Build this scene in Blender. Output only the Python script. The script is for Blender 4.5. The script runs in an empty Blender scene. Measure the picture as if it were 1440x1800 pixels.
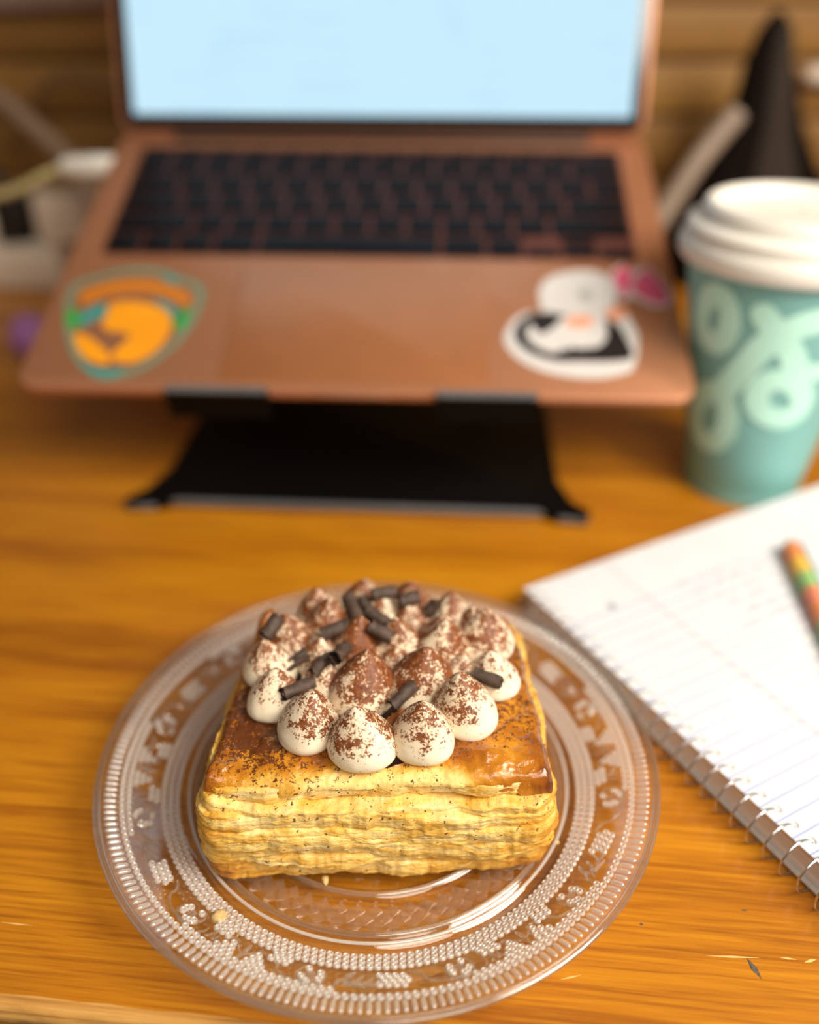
import bpy, math, random
import numpy as np
from mathutils import Vector, Matrix, Euler
from mathutils.bvhtree import BVHTree

# ------------------------------------------------------------------ units
# one build unit = 8.7 mm; every length below is in build units unless noted
S = 0.0087
D2R = math.radians
F_PX, PITCH, CAM_H = 1600.0, D2R(32.25), 26.67

scene = bpy.context.scene
col = scene.collection

# ------------------------------------------------------------------ camera
cam_d = bpy.data.cameras.new('camera')
cam_d.sensor_fit = 'HORIZONTAL'
cam_d.sensor_width = 36.0
cam_d.lens = 36.0 * F_PX / 1440.0
cam_d.clip_start = 0.01
cam_d.dof.use_dof = True
cam_d.dof.focus_distance = 28.3 * S
cam_d.dof.aperture_fstop = 4.0
cam = bpy.data.objects.new('camera', cam_d)
cam.location = (0, 0, CAM_H * S)
cam.rotation_euler = (math.pi / 2 - PITCH, 0, 0)
col.objects.link(cam)
scene.camera = cam

# ------------------------------------------------------------------ world, lamps, exposure
w = bpy.data.worlds.new('room_ambience')
scene.world = w
w.use_nodes = True
bg = w.node_tree.nodes['Background']
bg.inputs[0].default_value = (1.0, 0.92, 0.82, 1)
bg.inputs[1].default_value = 0.15

def area_lamp(name, loc, target, size, power, color):
    d = bpy.data.lights.new(name, 'AREA')
    d.shape = 'DISK'
    d.size = size
    d.energy = power
    d.color = color
    o = bpy.data.objects.new(name, d)
    o.location = loc
    o.rotation_euler = (Vector(target) - Vector(loc)).to_track_quat('-Z', 'Y').to_euler()
    col.objects.link(o)
    return o

area_lamp('ceiling_lamp', (0.52, -0.06, 0.62), (0.05, 0.22, 0.0), 0.45, 9.8, (1.0, 0.91, 0.79))
area_lamp('room_lamp', (0.30, -0.66, 1.0), (0.0, 0.2, 0.0), 0.7, 7.6, (1.0, 0.89, 0.75))

scene.view_settings.view_transform = 'Standard'
scene.view_settings.look = 'None'
scene.view_settings.gamma = 1.0
scene.view_settings.use_curve_mapping = False
scene.view_settings.exposure = 0.0

# ------------------------------------------------------------------ pixel rays (1440 x 1800 frame)
def ray_dir(px, py):
    a = (px - 720) / F_PX
    b = (900 - py) / F_PX
    return Vector((a, math.cos(PITCH) + b * math.sin(PITCH), -math.sin(PITCH) + b * math.cos(PITCH)))
CAM = Vector((0, 0, CAM_H))
def at_z(px, py, z):
    d = ray_dir(px, py)
    return CAM + d * ((z - CAM_H) / d.z)
def at_y(px, py, y):
    d = ray_dir(px, py)
    return CAM + d * (y / d.y)

# ------------------------------------------------------------------ numpy noise
def _hash(ix, iy, iz, seed):
    n = (ix * 374761393 + iy * 668265263 + iz * 1274126177 + seed * 974711) & 0x7fffffff
    n = ((n ^ (n >> 13)) * 1274126177) & 0x7fffffff
    n = (n ^ (n >> 16))
    return (n & 0xffff) / 65535.0 * 2 - 1
def noise3(x, y, z, seed=0):
    x, y, z = np.broadcast_arrays(np.asarray(x, float), np.asarray(y, float), np.asarray(z, float))
    ix, iy, iz = np.floor(x).astype(np.int64), np.floor(y).astype(np.int64), np.floor(z).astype(np.int64)
    fx, fy, fz = x - ix, y - iy, z - iz
    fx, fy, fz = [t * t * (3 - 2 * t) for t in (fx, fy, fz)]
    r = 0
    for dx in (0, 1):
        for dy in (0, 1):
            for dz in (0, 1):
                wgt = (fx if dx else 1 - fx) * (fy if dy else 1 - fy) * (fz if dz else 1 - fz)
                r = r + wgt * _hash(ix + dx, iy + dy, iz + dz, seed)
    return r
def fbm(x, y, z=0.0, seed=0, octv=4):
    r, a, f = 0, 1.0, 1.0
    x = np.asarray(x, float); y = np.asarray(y, float); z = np.asarray(z, float)
    x, y, z = .80 * x + .36 * y + .48 * z, -.60 * x + .48 * y + .64 * z, -.80 * y + .60 * z      # turn the lattice off the axes
    for k in range(octv):
        r = r + a * noise3(x * f, y * f, z * f, seed + k * 17)
        a *= 0.5; f *= 2.03
        x, y, z = .36 * x - .80 * y + .48 * z, .80 * x + .5333 * y + .2844 * z, -.48 * x + .2844 * y + .83 * z
    return r / 1.6
def sstep(a, b, x):
    t = np.clip((np.asarray(x, float) - a) / (b - a), 0, 1)
    return t * t * (3 - 2 * t)

# ------------------------------------------------------------------ mesh helpers
class MB:
    """collects shapes into one mesh"""
    def __init__(self):
        self.v = []; self.f = []
    def add(self, verts, faces):
        o = len(self.v)
        self.v.extend([tuple(p) for p in verts])
        self.f.extend([tuple(i + o for i in f) for f in faces])
        return self
    def box(self, c, s, rz=0.0, bev=0.0):
        cx, cy, cz = c; hx, hy, hz = s[0] / 2, s[1] / 2, s[2] / 2
        if bev <= 0:
            P = [(-hx, -hy, -hz), (hx, -hy, -hz), (hx, hy, -hz), (-hx, hy, -hz), (-hx, -hy, hz), (hx, -hy, hz), (hx, hy, hz), (-hx, hy, hz)]
            Fc = [(0, 3, 2, 1), (4, 5, 6, 7), (0, 1, 5, 4), (1, 2, 6, 5), (2, 3, 7, 6), (3, 0, 4, 7)]
        else:
            b = min(bev, hx * .98, hy * .98, hz * .98)
            P = []; n = 0
            rings = []
            for zz, ins in ((-hz, b), (-hz + b * .3, b * .3), (-hz + b, 0), (hz - b, 0), (hz - b * .3, b * .3), (hz, b)):
                ring = []
                for sx, sy, a0 in ((1, 1, 0), (-1, 1, 90), (-1, -1, 180), (1, -1, 270)):
                    for k in range(4):
                        a = D2R(a0 + 30 * k)
                        r = b
                        x = sx * (hx - b) + math.cos(a) * (r - ins * 1.0 if r > ins else 0)
                        y = sy * (hy - b) + math.sin(a) * (r - ins * 1.0 if r > ins else 0)
                        ring.append(len(P)); P.append((x, y, zz))
                rings.append(ring)
            Fc = []
            m = 16
            for a, c2 in zip(rings[:-1], rings[1:]):
                for k in range(m):
                    Fc.append((a[k], a[(k + 1) % m], c2[(k + 1) % m], c2[k]))
            Fc.append(tuple(reversed(rings[0]))); Fc.append(tuple(rings[-1]))
        c_, s_ = math.cos(rz), math.sin(rz)
        self.add([(cx + x * c_ - y * s_, cy + x * s_ + y * c_, cz + z) for x, y, z in P], Fc)
        return self
    def prism(self, poly, z0, z1):
        n = len(poly)
        area = sum(poly[i][0] * poly[(i + 1) % n][1] - poly[(i + 1) % n][0] * poly[i][1] for i in range(n))
        if area < 0: poly = poly[::-1]
        P = [(x, y, z0) for x, y in poly] + [(x, y, z1) for x, y in poly]
        Fc = [tuple(reversed(range(n))), tuple(range(n, 2 * n))]
        for i in range(n):
            j = (i + 1) % n
            Fc.append((i, j, n + j, n + i))
        return self.add(P, Fc)
    def lathe(self, prof, seg=64, c=(0, 0, 0), cap=False):
        P = []; Fc = []
        n = len(prof)
        for k in range(seg):
            a = 2 * math.pi * k / seg
            for r, z in prof:
                P.append((c[0] + r * math.cos(a), c[1] + r * math.sin(a), c[2] + z))
        for k in range(seg):
            k2 = (k + 1) % seg
            for i in range(n - 1):
                Fc.append((k * n + i, k2 * n + i, k2 * n + i + 1, k * n + i + 1))
        if cap:
            Fc.append(tuple(k * n + n - 1 for k in range(seg)))
            Fc.append(tuple(k * n for k in reversed(range(seg))))
        return self.add(P, Fc)
    def tube(self, path, rad, seg=10, closed=False, cap=True):
        path = [Vector(p) for p in path]
        n = len(path)
        if not hasattr(rad, '__len__'): rad = [rad] * n
        P = []; Fc = []
        up = None
        for i, p in enumerate(path):
            if closed: t = path[(i + 1) % n] - path[i - 1]
            else: t = path[min(i + 1, n - 1)] - path[max(i - 1, 0)]
            t.normalize()
            if up is None:
                up = Vector((0, 0, 1)) if abs(t.z) < .9 else Vector((1, 0, 0))
            b = t.cross(up).normalized(); up = b.cross(t).normalized()
            for k in range(seg):
                a = 2 * math.pi * k / seg
                P.append(p + (b * math.cos(a) + up * math.sin(a)) * rad[i])
        m = n if closed else n - 1
        for i in range(m):
            j = (i + 1) % n
            for k in range(seg):
                k2 = (k + 1) % seg
                Fc.append((i * seg + k, j * seg + k, j * seg + k2, i * seg + k2))
        if not closed and cap:
            Fc.append(tuple(range(seg))); Fc.append(tuple(reversed(range((n - 1) * seg, n * seg))))
        return self.add(P, Fc)
    def mesh(self, name, smooth=True, scale=S):
        me = bpy.data.meshes.new(name)
        me.from_pydata([(x * scale, y * scale, z * scale) for x, y, z in self.v], [], self.f)
        me.update()
        if smooth:
            me.polygons.foreach_set('use_smooth', [True] * len(me.polygons))
            me.set_sharp_from_angle(angle=D2R(38))
        return me
    def build(self, name, mat, parent=None, smooth=True, scale=S):
        return obj(name, self.mesh(name, smooth, scale), mat, parent)

def obj(name, me, mat, parent=None, loc=None, rot=None):
    o = bpy.data.objects.new(name, me)
    col.objects.link(o)
    if mat is not None and len(me.materials) == 0: me.materials.append(mat)
    if parent is not None: o.parent = parent
    if loc is not None: o.location = [c * S for c in loc]
    if rot is not None: o.rotation_euler = rot
    return o

def grid_mesh(name, P, wrap_u=False, smooth=True, attr=None):
    """P: (nu, nv, 3) array in units -> mesh; wrap_u closes the first axis"""
    nu, nv = P.shape[:2]
    me = bpy.data.meshes.new(name)
    V = (P.reshape(-1, 3) * S).astype(np.float32)
    iu = np.arange(nu if wrap_u else nu - 1)
    iv = np.arange(nv - 1)
    a, b = np.meshgrid(iu, iv, indexing='ij')
    a2 = (a + 1) % nu
    q = np.stack([a * nv + b, a2 * nv + b, a2 * nv + b + 1, a * nv + b + 1], -1).reshape(-1, 4).astype(np.int32)
    me.vertices.add(len(V)); me.vertices.foreach_set('co', V.ravel())
    me.loops.add(q.size); me.loops.foreach_set('vertex_index', q.ravel())
    me.polygons.add(len(q))
    me.polygons.foreach_set('loop_start', np.arange(0, q.size, 4, dtype=np.int32))
    me.polygons.foreach_set('loop_total', np.full(len(q), 4, np.int32))
    me.update(calc_edges=True)
    if smooth: me.polygons.foreach_set('use_smooth', np.ones(len(q), bool))
    if attr is not None:
        for an, av in attr.items():
            at = me.attributes.new(an, 'FLOAT', 'POINT')
            at.data.foreach_set('value', np.asarray(av, np.float32).ravel())
    me.validate()
    return me

def empty(name, loc, rot=(0, 0, 0)):
    o = bpy.data.objects.new(name, None)
    o.location = [c * S for c in loc]
    o.rotation_euler = rot
    o.empty_display_size = 0.01
    col.objects.link(o)
    return o
def tag(o, label, cat, group=None, kind=None):
    if label: o['label'] = label
    if cat: o['category'] = cat
    if group: o['group'] = group
    if kind: o['kind'] = kind
    return o

# ------------------------------------------------------------------ material helpers
class NT:
    def __init__(self, name):
        self.m = bpy.data.materials.new(name)
        self.m.use_nodes = True
        self.t = self.m.node_tree
        self.b = self.t.nodes['Principled BSDF']
        self.out = self.t.nodes['Material Output']
    def n(self, typ, **kw):
        nd = self.t.nodes.new(typ)
        for k, v in kw.items(): setattr(nd, k, v)
        return nd
    def l(self, a, b): self.t.links.new(a, b)
    def obj(self): return self.n('ShaderNodeTexCoord').outputs['Object']
    def mapping(self, vec, scale=(1, 1, 1), rot=(0, 0, 0), loc=(0, 0, 0)):
        m = self.n('ShaderNodeMapping')
        m.inputs['Scale'].default_value = scale
        m.inputs['Rotation'].default_value = rot
        m.inputs['Location'].default_value = loc
        self.l(vec, m.inputs['Vector'])
        return m.outputs[0]
    def noise(self, vec, scale, detail=4, rough=.55, dist=0.0):
        x = self.n('ShaderNodeTexNoise')
        x.inputs['Scale'].default_value = scale; x.inputs['Detail'].default_value = detail
        x.inputs['Roughness'].default_value = rough; x.inputs['Distortion'].default_value = dist
        if vec is not None: self.l(vec, x.inputs['Vector'])
        return x.outputs['Fac']
    def ramp(self, fac, stops):
        r = self.n('ShaderNodeValToRGB')
        e = r.color_ramp.elements
        while len(e) < len(stops): e.new(0.5)
        for el, (p, c) in zip(e, stops):
            el.position = p; el.color = (*c, 1) if len(c) == 3 else c
        self.l(fac, r.inputs[0])
        return r.outputs[0]
    def mix(self, fac, a, b, typ='MIX'):
        m = self.n('ShaderNodeMix', data_type='RGBA', blend_type=typ)
        for sock, val in ((m.inputs[0], fac), (m.inputs[6], a), (m.inputs[7], b)):
            if hasattr(val, 'is_linked') or hasattr(val, 'links'): self.l(val, sock)
            elif isinstance(val, (tuple, list)): sock.default_value = (*val, 1) if len(val) == 3 else val
            else: sock.default_value = val
        return m.outputs[2]
    def math(self, op, a, b=0.0, c=0.0, clamp=False):
        m = self.n('ShaderNodeMath', operation=op, use_clamp=clamp)
        for sock, val in zip(m.inputs, (a, b, c)):
            if hasattr(val, 'links'): self.l(val, sock)
            else: sock.default_value = val
        return m.outputs[0]
    def mapr(self, v, a, b, c=0.0, d=1.0):
        m = self.n('ShaderNodeMapRange')
        self.l(v, m.inputs[0])
        for i, x in zip((1, 2, 3, 4), (a, b, c, d)): m.inputs[i].default_value = x
        return m.outputs[0]
    def bump(self, h, strength=.3, dist=.001, normal=None):
        b = self.n('ShaderNodeBump')
        b.inputs['Strength'].default_value = strength; b.inputs['Distance'].default_value = dist
        self.l(h, b.inputs['Height'])
        if normal is not None: self.l(normal, b.inputs['Normal'])
        self.l(b.outputs[0], self.b.inputs['Normal'])
        return b.outputs[0]
    def set(self, **kw):
        for k, v in kw.items():
            s = self.b.inputs[k.replace('_', ' ')]
            if hasattr(v, 'links'): self.l(v, s)
            elif isinstance(v, tuple) and len(v) == 3 and s.type == 'RGBA': s.default_value = (*v, 1)
            else: s.default_value = v
        return self.m

def plain(name, c, rough=.5, metal=0.0, var=.06, scale=40, bump=0.0, coat=0.0, spec=None):
    """a simple procedural material: base colour with slight mottling"""
    t = NT(name)
    f = t.noise(t.obj(), scale, 4)
    dk = tuple(x * (1 - var * 2.2) for x in c); lt = tuple(min(1, x * (1 + var)) for x in c)
    t.set(Base_Color=t.ramp(f, [(.3, dk), (.7, lt)]), Roughness=rough, Metallic=metal)
    if coat: t.set(Coat_Weight=coat, Coat_Roughness=.15)
    if spec is not None: t.set(Specular_IOR_Level=spec)
    if bump: t.bump(t.noise(t.obj(), scale * 8, 3), bump, .0005)
    return t.m

def wood(name, light, mid, dark, rough=.38, fine=1.0, coat=.15, stretch=(1, 1, 1)):
    t = NT(name)
    o = t.mapping(t.obj(), stretch)
    warp = t.noise(t.mapping(o, (3, 10, 10)), 2.0, 3)
    big = t.noise(t.mapping(o, (1.6, 26, 26)), 1.6, 4, .6, .6)
    med = t.noise(t.mapping(o, (5, 190, 190)), 1.0, 4, .6, .8)
    fin = t.noise(t.mapping(o, (22, 720, 720)), 1.0, 3, .6, .3)
    c = t.ramp(big, [(.30, dark), (.48, mid), (.72, light)])
    c = t.mix(t.mapr(med, .35, .70, .0, .55), c, mid)
    c = t.mix(t.mapr(fin, .50, .68, 0, .62 * fine), c, dark)
    c = t.mix(t.mapr(fin, .48, .32, 0, .45 * fine), c, light)
    t.set(Base_Color=c, Roughness=rough, Coat_Weight=coat, Coat_Roughness=.25)
    t.bump(fin, .12, .0004)
    return t.m

M = {}
M['desk'] = wood('desk_wood', (0.67, 0.285, 0.009), (0.48, 0.168, 0.0045), (0.23, 0.058, 0.002))
M['worn_edge'] = wood('worn_edge_wood', (0.80, 0.48, 0.14), (0.55, 0.26, 0.05), (0.22, 0.08, 0.012), rough=.7, coat=0)
M['plank_a'] = wood('wall_plank_wood', (0.46, 0.255, 0.062), (0.36, 0.18, 0.037), (0.21, 0.088, 0.014), .6, .6, 0)
M['plank_b'] = wood('wall_plank_wood_darker', (0.40, 0.21, 0.046), (0.31, 0.15, 0.028), (0.18, 0.07, 0.011), .6, .6, 0)
M['dark_gap'] = plain('dark_backing', (0.10, 0.045, 0.012), .9)
M['floor'] = plain('floor_grey', (0.22, 0.16, 0.11), .7)
M['scratch_pale'] = plain('bare_wood_scratch', (0.85, 0.50, 0.16), .8)
M['scratch_dark'] = plain('grey_dent', (0.13, 0.10, 0.07), .9, var=.3, scale=900)

M['gold'] = plain('rose_gold_aluminium', (0.53, 0.23, 0.118), .40, .5, .02, 60)
M['trackpad'] = plain('trackpad_glass_gold', (0.45, 0.172, 0.066), .36, .35, .02, 60)
M['gold_dark'] = plain('keyboard_well_gold', (0.13, 0.040, 0.028), .55, .3, .02, 60)
M['key'] = plain('black_key', (0.005, 0.0045, 0.006), .5, 0, .1, 80, spec=.12)
M['bezel'] = plain('black_bezel', (0.006, 0.005, 0.006), .18)
M['stand'] = plain('stand_black', (0.0018, 0.0016, 0.0016), .6, spec=.12)
M['stand_pad'] = plain('stand_grey_edge', (0.16, 0.17, 0.18), .45, .3)

def display_mat():
    t = NT('lit_display')
    o = t.obj()
    sx = t.n('ShaderNodeSeparateXYZ'); t.l(o, sx.inputs[0])
    rows = t.noise(t.mapping(o, (14, 260, 1)), 1.0, 2)
    cols = t.noise(t.mapping(o, (26, 10, 1)), 1.0, 1)
    f = t.math('MULTIPLY', t.mapr(rows, .5, .62), t.mapr(cols, .48, .60))
    c = t.mix(f, (0.60, 0.86, 1.0), (0.53, 0.78, 0.97))
    em = t.n('ShaderNodeEmission'); em.inputs['Strength'].default_value = 1.0
    t.l(c, em.inputs[0]); t.l(em.outputs[0], t.out.inputs[0])
    return t.m
M['display'] = display_mat()

M['teal_print'] = plain('teal_print', (0.03, 0.30, 0.27), .5)
M['teal_soft'] = plain('teal_print_soft', (0.17, 0.26, 0.17), .5)
M['orange_print'] = plain('orange_print', (1.0, 0.36, 0.005), .5, var=.05)
M['orange_deep'] = plain('orange_print_deep', (0.66, 0.20, 0.006), .5)
M['green_print'] = plain('green_print', (0.05, 0.33, 0.06), .5)
M['white_print'] = plain('white_print', (0.70, 0.66, 0.63), .45, var=.03)
M['grey_print'] = plain('grey_print', (0.42, 0.42, 0.38), .5)
M['black_print'] = plain('black_print', (0.016, 0.009, 0.009), .45)
M['peach_print'] = plain('peach_print', (0.90, 0.38, 0.22), .5)
M['pink_print'] = plain('pink_print', (1.0, 0.12, 0.24), .5)

M['cup'] = plain('teal_cup_paper', (0.22, 0.50, 0.47), .5, 0, .04, 30)
M['mint'] = plain('mint_print', (0.55, 0.94, 0.80), .55, 0, .03, 30)
M['lid'] = plain('white_lid_plastic', (0.86, 0.82, 0.74), .38, 0, .02, 30)

M['page_edge'] = None
def page_mats():
    t = NT('ruled_page')
    o = t.obj()
    sx = t.n('ShaderNodeSeparateXYZ'); t.l(o, sx.inputs[0])
    pitch = .73 * S
    v = t.math('MULTIPLY', sx.outputs[1], -1.0)
    fr = t.math('FRACT', t.math('DIVIDE', v, pitch))
    line = t.mapr(t.math('ABSOLUTE', t.math('SUBTRACT', fr, .5)), .035, .06, 1, 0)
    line = t.math('MULTIPLY', line, t.math('GREATER_THAN', v, 3.2 * S))
    mg = t.mapr(t.math('ABSOLUTE', t.math('SUBTRACT', sx.outputs[0], 4.65 * S)), .03 * S, .06 * S, 1, 0)
    pap = t.ramp(t.noise(o, 60, 3), [(.3, (.73, .73, .76)), (.7, (.79, .79, .81))])
    c = t.mix(t.math('MULTIPLY', line, .85), pap, (.26, .34, .66))
    c = t.mix(t.math('MULTIPLY', mg, .6), c, (.76, .30, .28))
    t.set(Base_Color=c, Roughness=.75)
    a = t.m
    t = NT('page_stack_edge')
    f = t.noise(t.mapping(t.obj(), (3, 3, 1500)), 1.0, 3)
    t.set(Base_Color=t.ramp(f, [(.35, (.68, .63, .60)), (.65, (.95, .93, .91))]), Roughness=.8)
    return a, t.m
M['page'], M['page_edge'] = page_mats()
M['wire'] = plain('coil_wire_steel', (0.62, 0.60, 0.60), .22, 1.0, .02)
M['cover'] = plain('notebook_back_cover', (0.66, 0.62, 0.58), .6)
M['ink'] = plain('grey_ink', (0.28, 0.29, 0.32), .7)

def glass_mat(name, tint, gloss_rough, glint, ior=1.5, refr=0.0, base=None):
    """clear pressed glass: see-through with a Fresnel mirror coat; `frost` = white diffuse share that paints highlights on the moulded relief"""
    t = NT(name)
    t.t.nodes.remove(t.b)
    tr = t.n('ShaderNodeBsdfTransparent'); tr.inputs[0].default_value = (*tint, 1)
    gl = t.n('ShaderNodeBsdfGlossy'); gl.inputs['Roughness'].default_value = gloss_rough
    gl.inputs['Color'].default_value = (1, .98, .95, 1)
    lw = t.n('ShaderNodeLayerWeight'); lw.inputs[0].default_value = .5
    f0 = ((ior - 1) / (ior + 1)) ** 2 if base is None else base
    fac = t.math('ADD', t.math('MULTIPLY', t.math('POWER', lw.outputs['Facing'], 4.0), 1 - f0), f0 * 1.4, clamp=True)
    nz = t.noise(t.obj(), 300, 2)
    bp = t.n('ShaderNodeBump'); bp.inputs['Strength'].default_value = .06; bp.inputs['Distance'].default_value = .0006
    t.l(nz, bp.inputs['Height'])
    t.l(bp.outputs[0], gl.inputs['Normal']); t.l(bp.outputs[0], lw.inputs['Normal'])
    mx = t.n('ShaderNodeMixShader')
    t.l(fac, mx.inputs[0]); t.l(tr.outputs[0], mx.inputs[1]); t.l(gl.outputs[0], mx.inputs[2])
    last = mx
    if refr > 0:                                       # part of the light is bent by the moulded facets
        gb = t.n('ShaderNodeBsdfGlass'); gb.inputs['Roughness'].default_value = .04; gb.inputs['IOR'].default_value = 1.5
        m0 = t.n('ShaderNodeMixShader'); m0.inputs[0].default_value = refr
        t.l(mx.outputs[0], m0.inputs[1]); t.l(gb.outputs[0], m0.inputs[2])
        mx = m0; last = m0
    if glint > 0:  # white diffuse mixed in to paint highlights on clear beads and ribs
        df = t.n('ShaderNodeBsdfDiffuse'); df.inputs[0].default_value = (1.0, .97, .93, 1)
        tl = t.n('ShaderNodeBsdfTranslucent'); tl.inputs[0].default_value = (.93, .89, .84, 1)
        ad = t.n('ShaderNodeMixShader'); ad.inputs[0].default_value = .4
        t.l(df.outputs[0], ad.inputs[1]); t.l(tl.outputs[0], ad.inputs[2])
        m2 = t.n('ShaderNodeMixShader'); m2.inputs[0].default_value = glint
        t.l(mx.outputs[0], m2.inputs[1]); t.l(ad.outputs[0], m2.inputs[2])
        last = m2
    t.l(last.outputs[0], t.out.inputs[0])
    return t.m
M['glass'] = glass_mat('clear_glass', (.985, .975, .96), .03, 0.0, 1.6)
M['glass_rib'] = glass_mat('pressed_glass_rib', (.93, .90, .87), .12, 0.34, 1.8, .15, .24)
M['glass_lip'] = glass_mat('thick_glass_lip', (.90, .88, .85), .06, 0.04, 1.7, .22, .10)
M['glass_relief'] = glass_mat('pressed_glass_relief', (.95, .93, .90), .06, 0.06, 1.75, .40)
M['glass_bead'] = glass_mat('pressed_glass_bead', (.94, .92, .89), .13, 0.46, 1.8, .10, .27)

def cream_mat():
    t = NT('whipped_cream_with_cocoa')
    o = t.obj()
    g = t.n('ShaderNodeNewGeometry')
    sn = t.n('ShaderNodeSeparateXYZ'); t.l(g.outputs['Normal'], sn.inputs[0])
    att = t.n('ShaderNodeAttribute'); att.attribute_name = 'dust'
    dens = att.outputs['Fac']
    n1 = t.noise(o, 420, 5, .7)
    n2 = t.noise(o, 1500, 4, .65)
    s = t.math('ADD', t.math('MULTIPLY', n1, .55), t.math('MULTIPLY', n2, .45))
    k = t.math('SUBTRACT', t.math('ADD', s, t.math('MULTIPLY', dens, .19)), .622)
    f = t.mapr(k, -.015, .03)
    ton = t.ramp(t.noise(o, 700, 2), [(.3, (.13, .030, .005)), (.7, (.30, .088, .016))])
    crm = t.ramp(t.noise(o, 90, 3), [(.3, (.90, .76, .54)), (.7, (.96, .86, .67))])
    veil = t.mix(t.mapr(t.math('ADD', t.math('MULTIPLY', dens, .6), t.math('MULTIPLY', n1, .5)), .35, .95, 0, .42), crm, (.66, .30, .12))
    t.set(Base_Color=t.mix(f, veil, ton), Roughness=.55, Subsurface_Weight=.12, Subsurface_Radius=(.004, .002, .001), Subsurface_Scale=.6)
    t.bump(n1, .15, .0006)
    return t.m
M['cream'] = cream_mat()

def crust_mat():
    t = NT('glazed_puff_crust')
    o = t.obj()
    at = t.n('ShaderNodeAttribute'); at.attribute_name = 'bake_tone'
    du = t.n('ShaderNodeAttribute'); du.attribute_name = 'dust'
    n0 = t.noise(o, 120, 5, .62)
    n1 = t.noise(o, 520, 4, .65)
    n2 = t.noise(o, 1500, 3, .6)
    b = t.math('ADD', at.outputs['Fac'], t.math('MULTIPLY', t.math('SUBTRACT', n0, .5), .75))
    c = t.ramp(b, [(.0, (.90, .63, .21)), (.25, (.78, .42, .06)), (.5, (.56, .215, .011)), (.72, (.37, .11, .006)), (1, (.14, .03, .004))])
    s = t.math('ADD', t.math('MULTIPLY', n1, .55), t.math('MULTIPLY', n2, .45))
    k = t.math('SUBTRACT', t.math('ADD', s, t.math('MULTIPLY', du.outputs['Fac'], .24)), .655)
    c = t.mix(t.mapr(k, -.01, .03), c, (.13, .035, .007))
    r = t.mapr(b, .15, .6, .55, .22)
    t.set(Base_Color=c, Roughness=r, Coat_Weight=t.mapr(b, .25, .6, .0, .5), Coat_Roughness=.14)
    t.bump(t.math('ADD', n0, t.math('MULTIPLY', n1, .35)), .55, .0012)
    return t.m
M['crust'] = crust_mat()

def layer_mat():
    t = NT('flaky_layer')
    o = t.obj()
    at = t.n('ShaderNodeAttribute'); at.attribute_name = 'bake_tone'
    du = t.n('ShaderNodeAttribute'); du.attribute_name = 'dust'
    n0 = t.noise(t.mapping(o, (1, 1, 3.5)), 110, 5, .65)
    n1 = t.noise(t.mapping(o, (1, 1, 4)), 420, 4, .65)
    n2 = t.noise(o, 700, 4, .6)
    b = t.math('ADD', at.outputs['Fac'], t.math('MULTIPLY', t.math('SUBTRACT', n0, .5), 1.5))
    c = t.ramp(b, [(.0, (.93, .72, .33)), (.28, (.88, .58, .15)), (.5, (.80, .42, .05)), (.75, (.56, .22, .018)), (1, (.28, .09, .01))])
    c = t.mix(t.mapr(n1, .50, .72, 0, .35), c, (.62, .36, .06))
    k = t.math('SUBTRACT', t.math('ADD', n2, t.math('MULTIPLY', du.outputs['Fac'], .12)), .73)
    c = t.mix(t.mapr(k, -.01, .02), c, (.16, .05, .01))
    t.set(Base_Color=c, Roughness=.5, Subsurface_Weight=.10, Subsurface_Radius=(.004, .002, .0008), Subsurface_Scale=.5, Coat_Weight=.12, Coat_Roughness=.3)
    t.bump(t.math('ADD', n0, n1), .5, .0012)
    return t.m
M['layer'] = layer_mat()
M['chocolate'] = plain('dark_chocolate', (0.095, 0.058, 0.040), .55, 0, .25, 500, .4)
M['filling'] = plain('chocolate_filling', (0.022, 0.008, 0.005), .15, 0, .1, 200)
M['crumb'] = plain('pastry_crumb', (0.85, 0.58, 0.24), .7, 0, .2, 900, .5)
M['purple'] = plain('purple_rubber', (0.42, 0.17, 0.46), .4)
M['beige'] = plain('offwhite_plastic', (0.80, 0.67, 0.53), .45)
M['white_plug'] = plain('white_plug', (0.97, 0.92, 0.83), .4)
M['cream_cable'] = plain('cream_cable', (0.62, 0.52, 0.24), .5)
M['grey_cable'] = plain('grey_cable', (0.36, 0.25, 0.17), .5)
M['steel_grey'] = plain('warm_grey_strap', (0.36, 0.28, 0.21), .5)
M['tan_arc'] = plain('tan_arc', (0.22, 0.115, 0.04), .6)
M['black_plug'] = plain('black_plug', (0.008, 0.006, 0.005), .5)
M['bag_black'] = plain('black_bag', (0.006, 0.003, 0.002), .8, spec=.1)
M['bag_lit'] = plain('bag_lit_front', (0.034, 0.024, 0.017), .7, spec=.2)  # lighter copy of the bag black, for its lit front face
M['pale_sheet'] = plain('pale_sheet', (0.62, 0.50, 0.43), .7)
for nm, c in (('orange', (.95, .30, .09)), ('yellow', (.95, .55, .08)), ('green', (.36, .62, .22)), ('coral', (.90, .28, .16)), ('teal', (.10, .32, .29))):
    M['pen_' + nm] = plain('pen_' + nm, c, .4)

# ------------------------------------------------------------------ setting: floor, wall, desk
YAW = D2R(-5)
FLOOR_Z = -84.0
m = MB(); m.box((0, 40, FLOOR_Z - .5), (420, 420, 1))
tag(m.build('floor', M['floor'], None, False), None, None, kind='structure')

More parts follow.
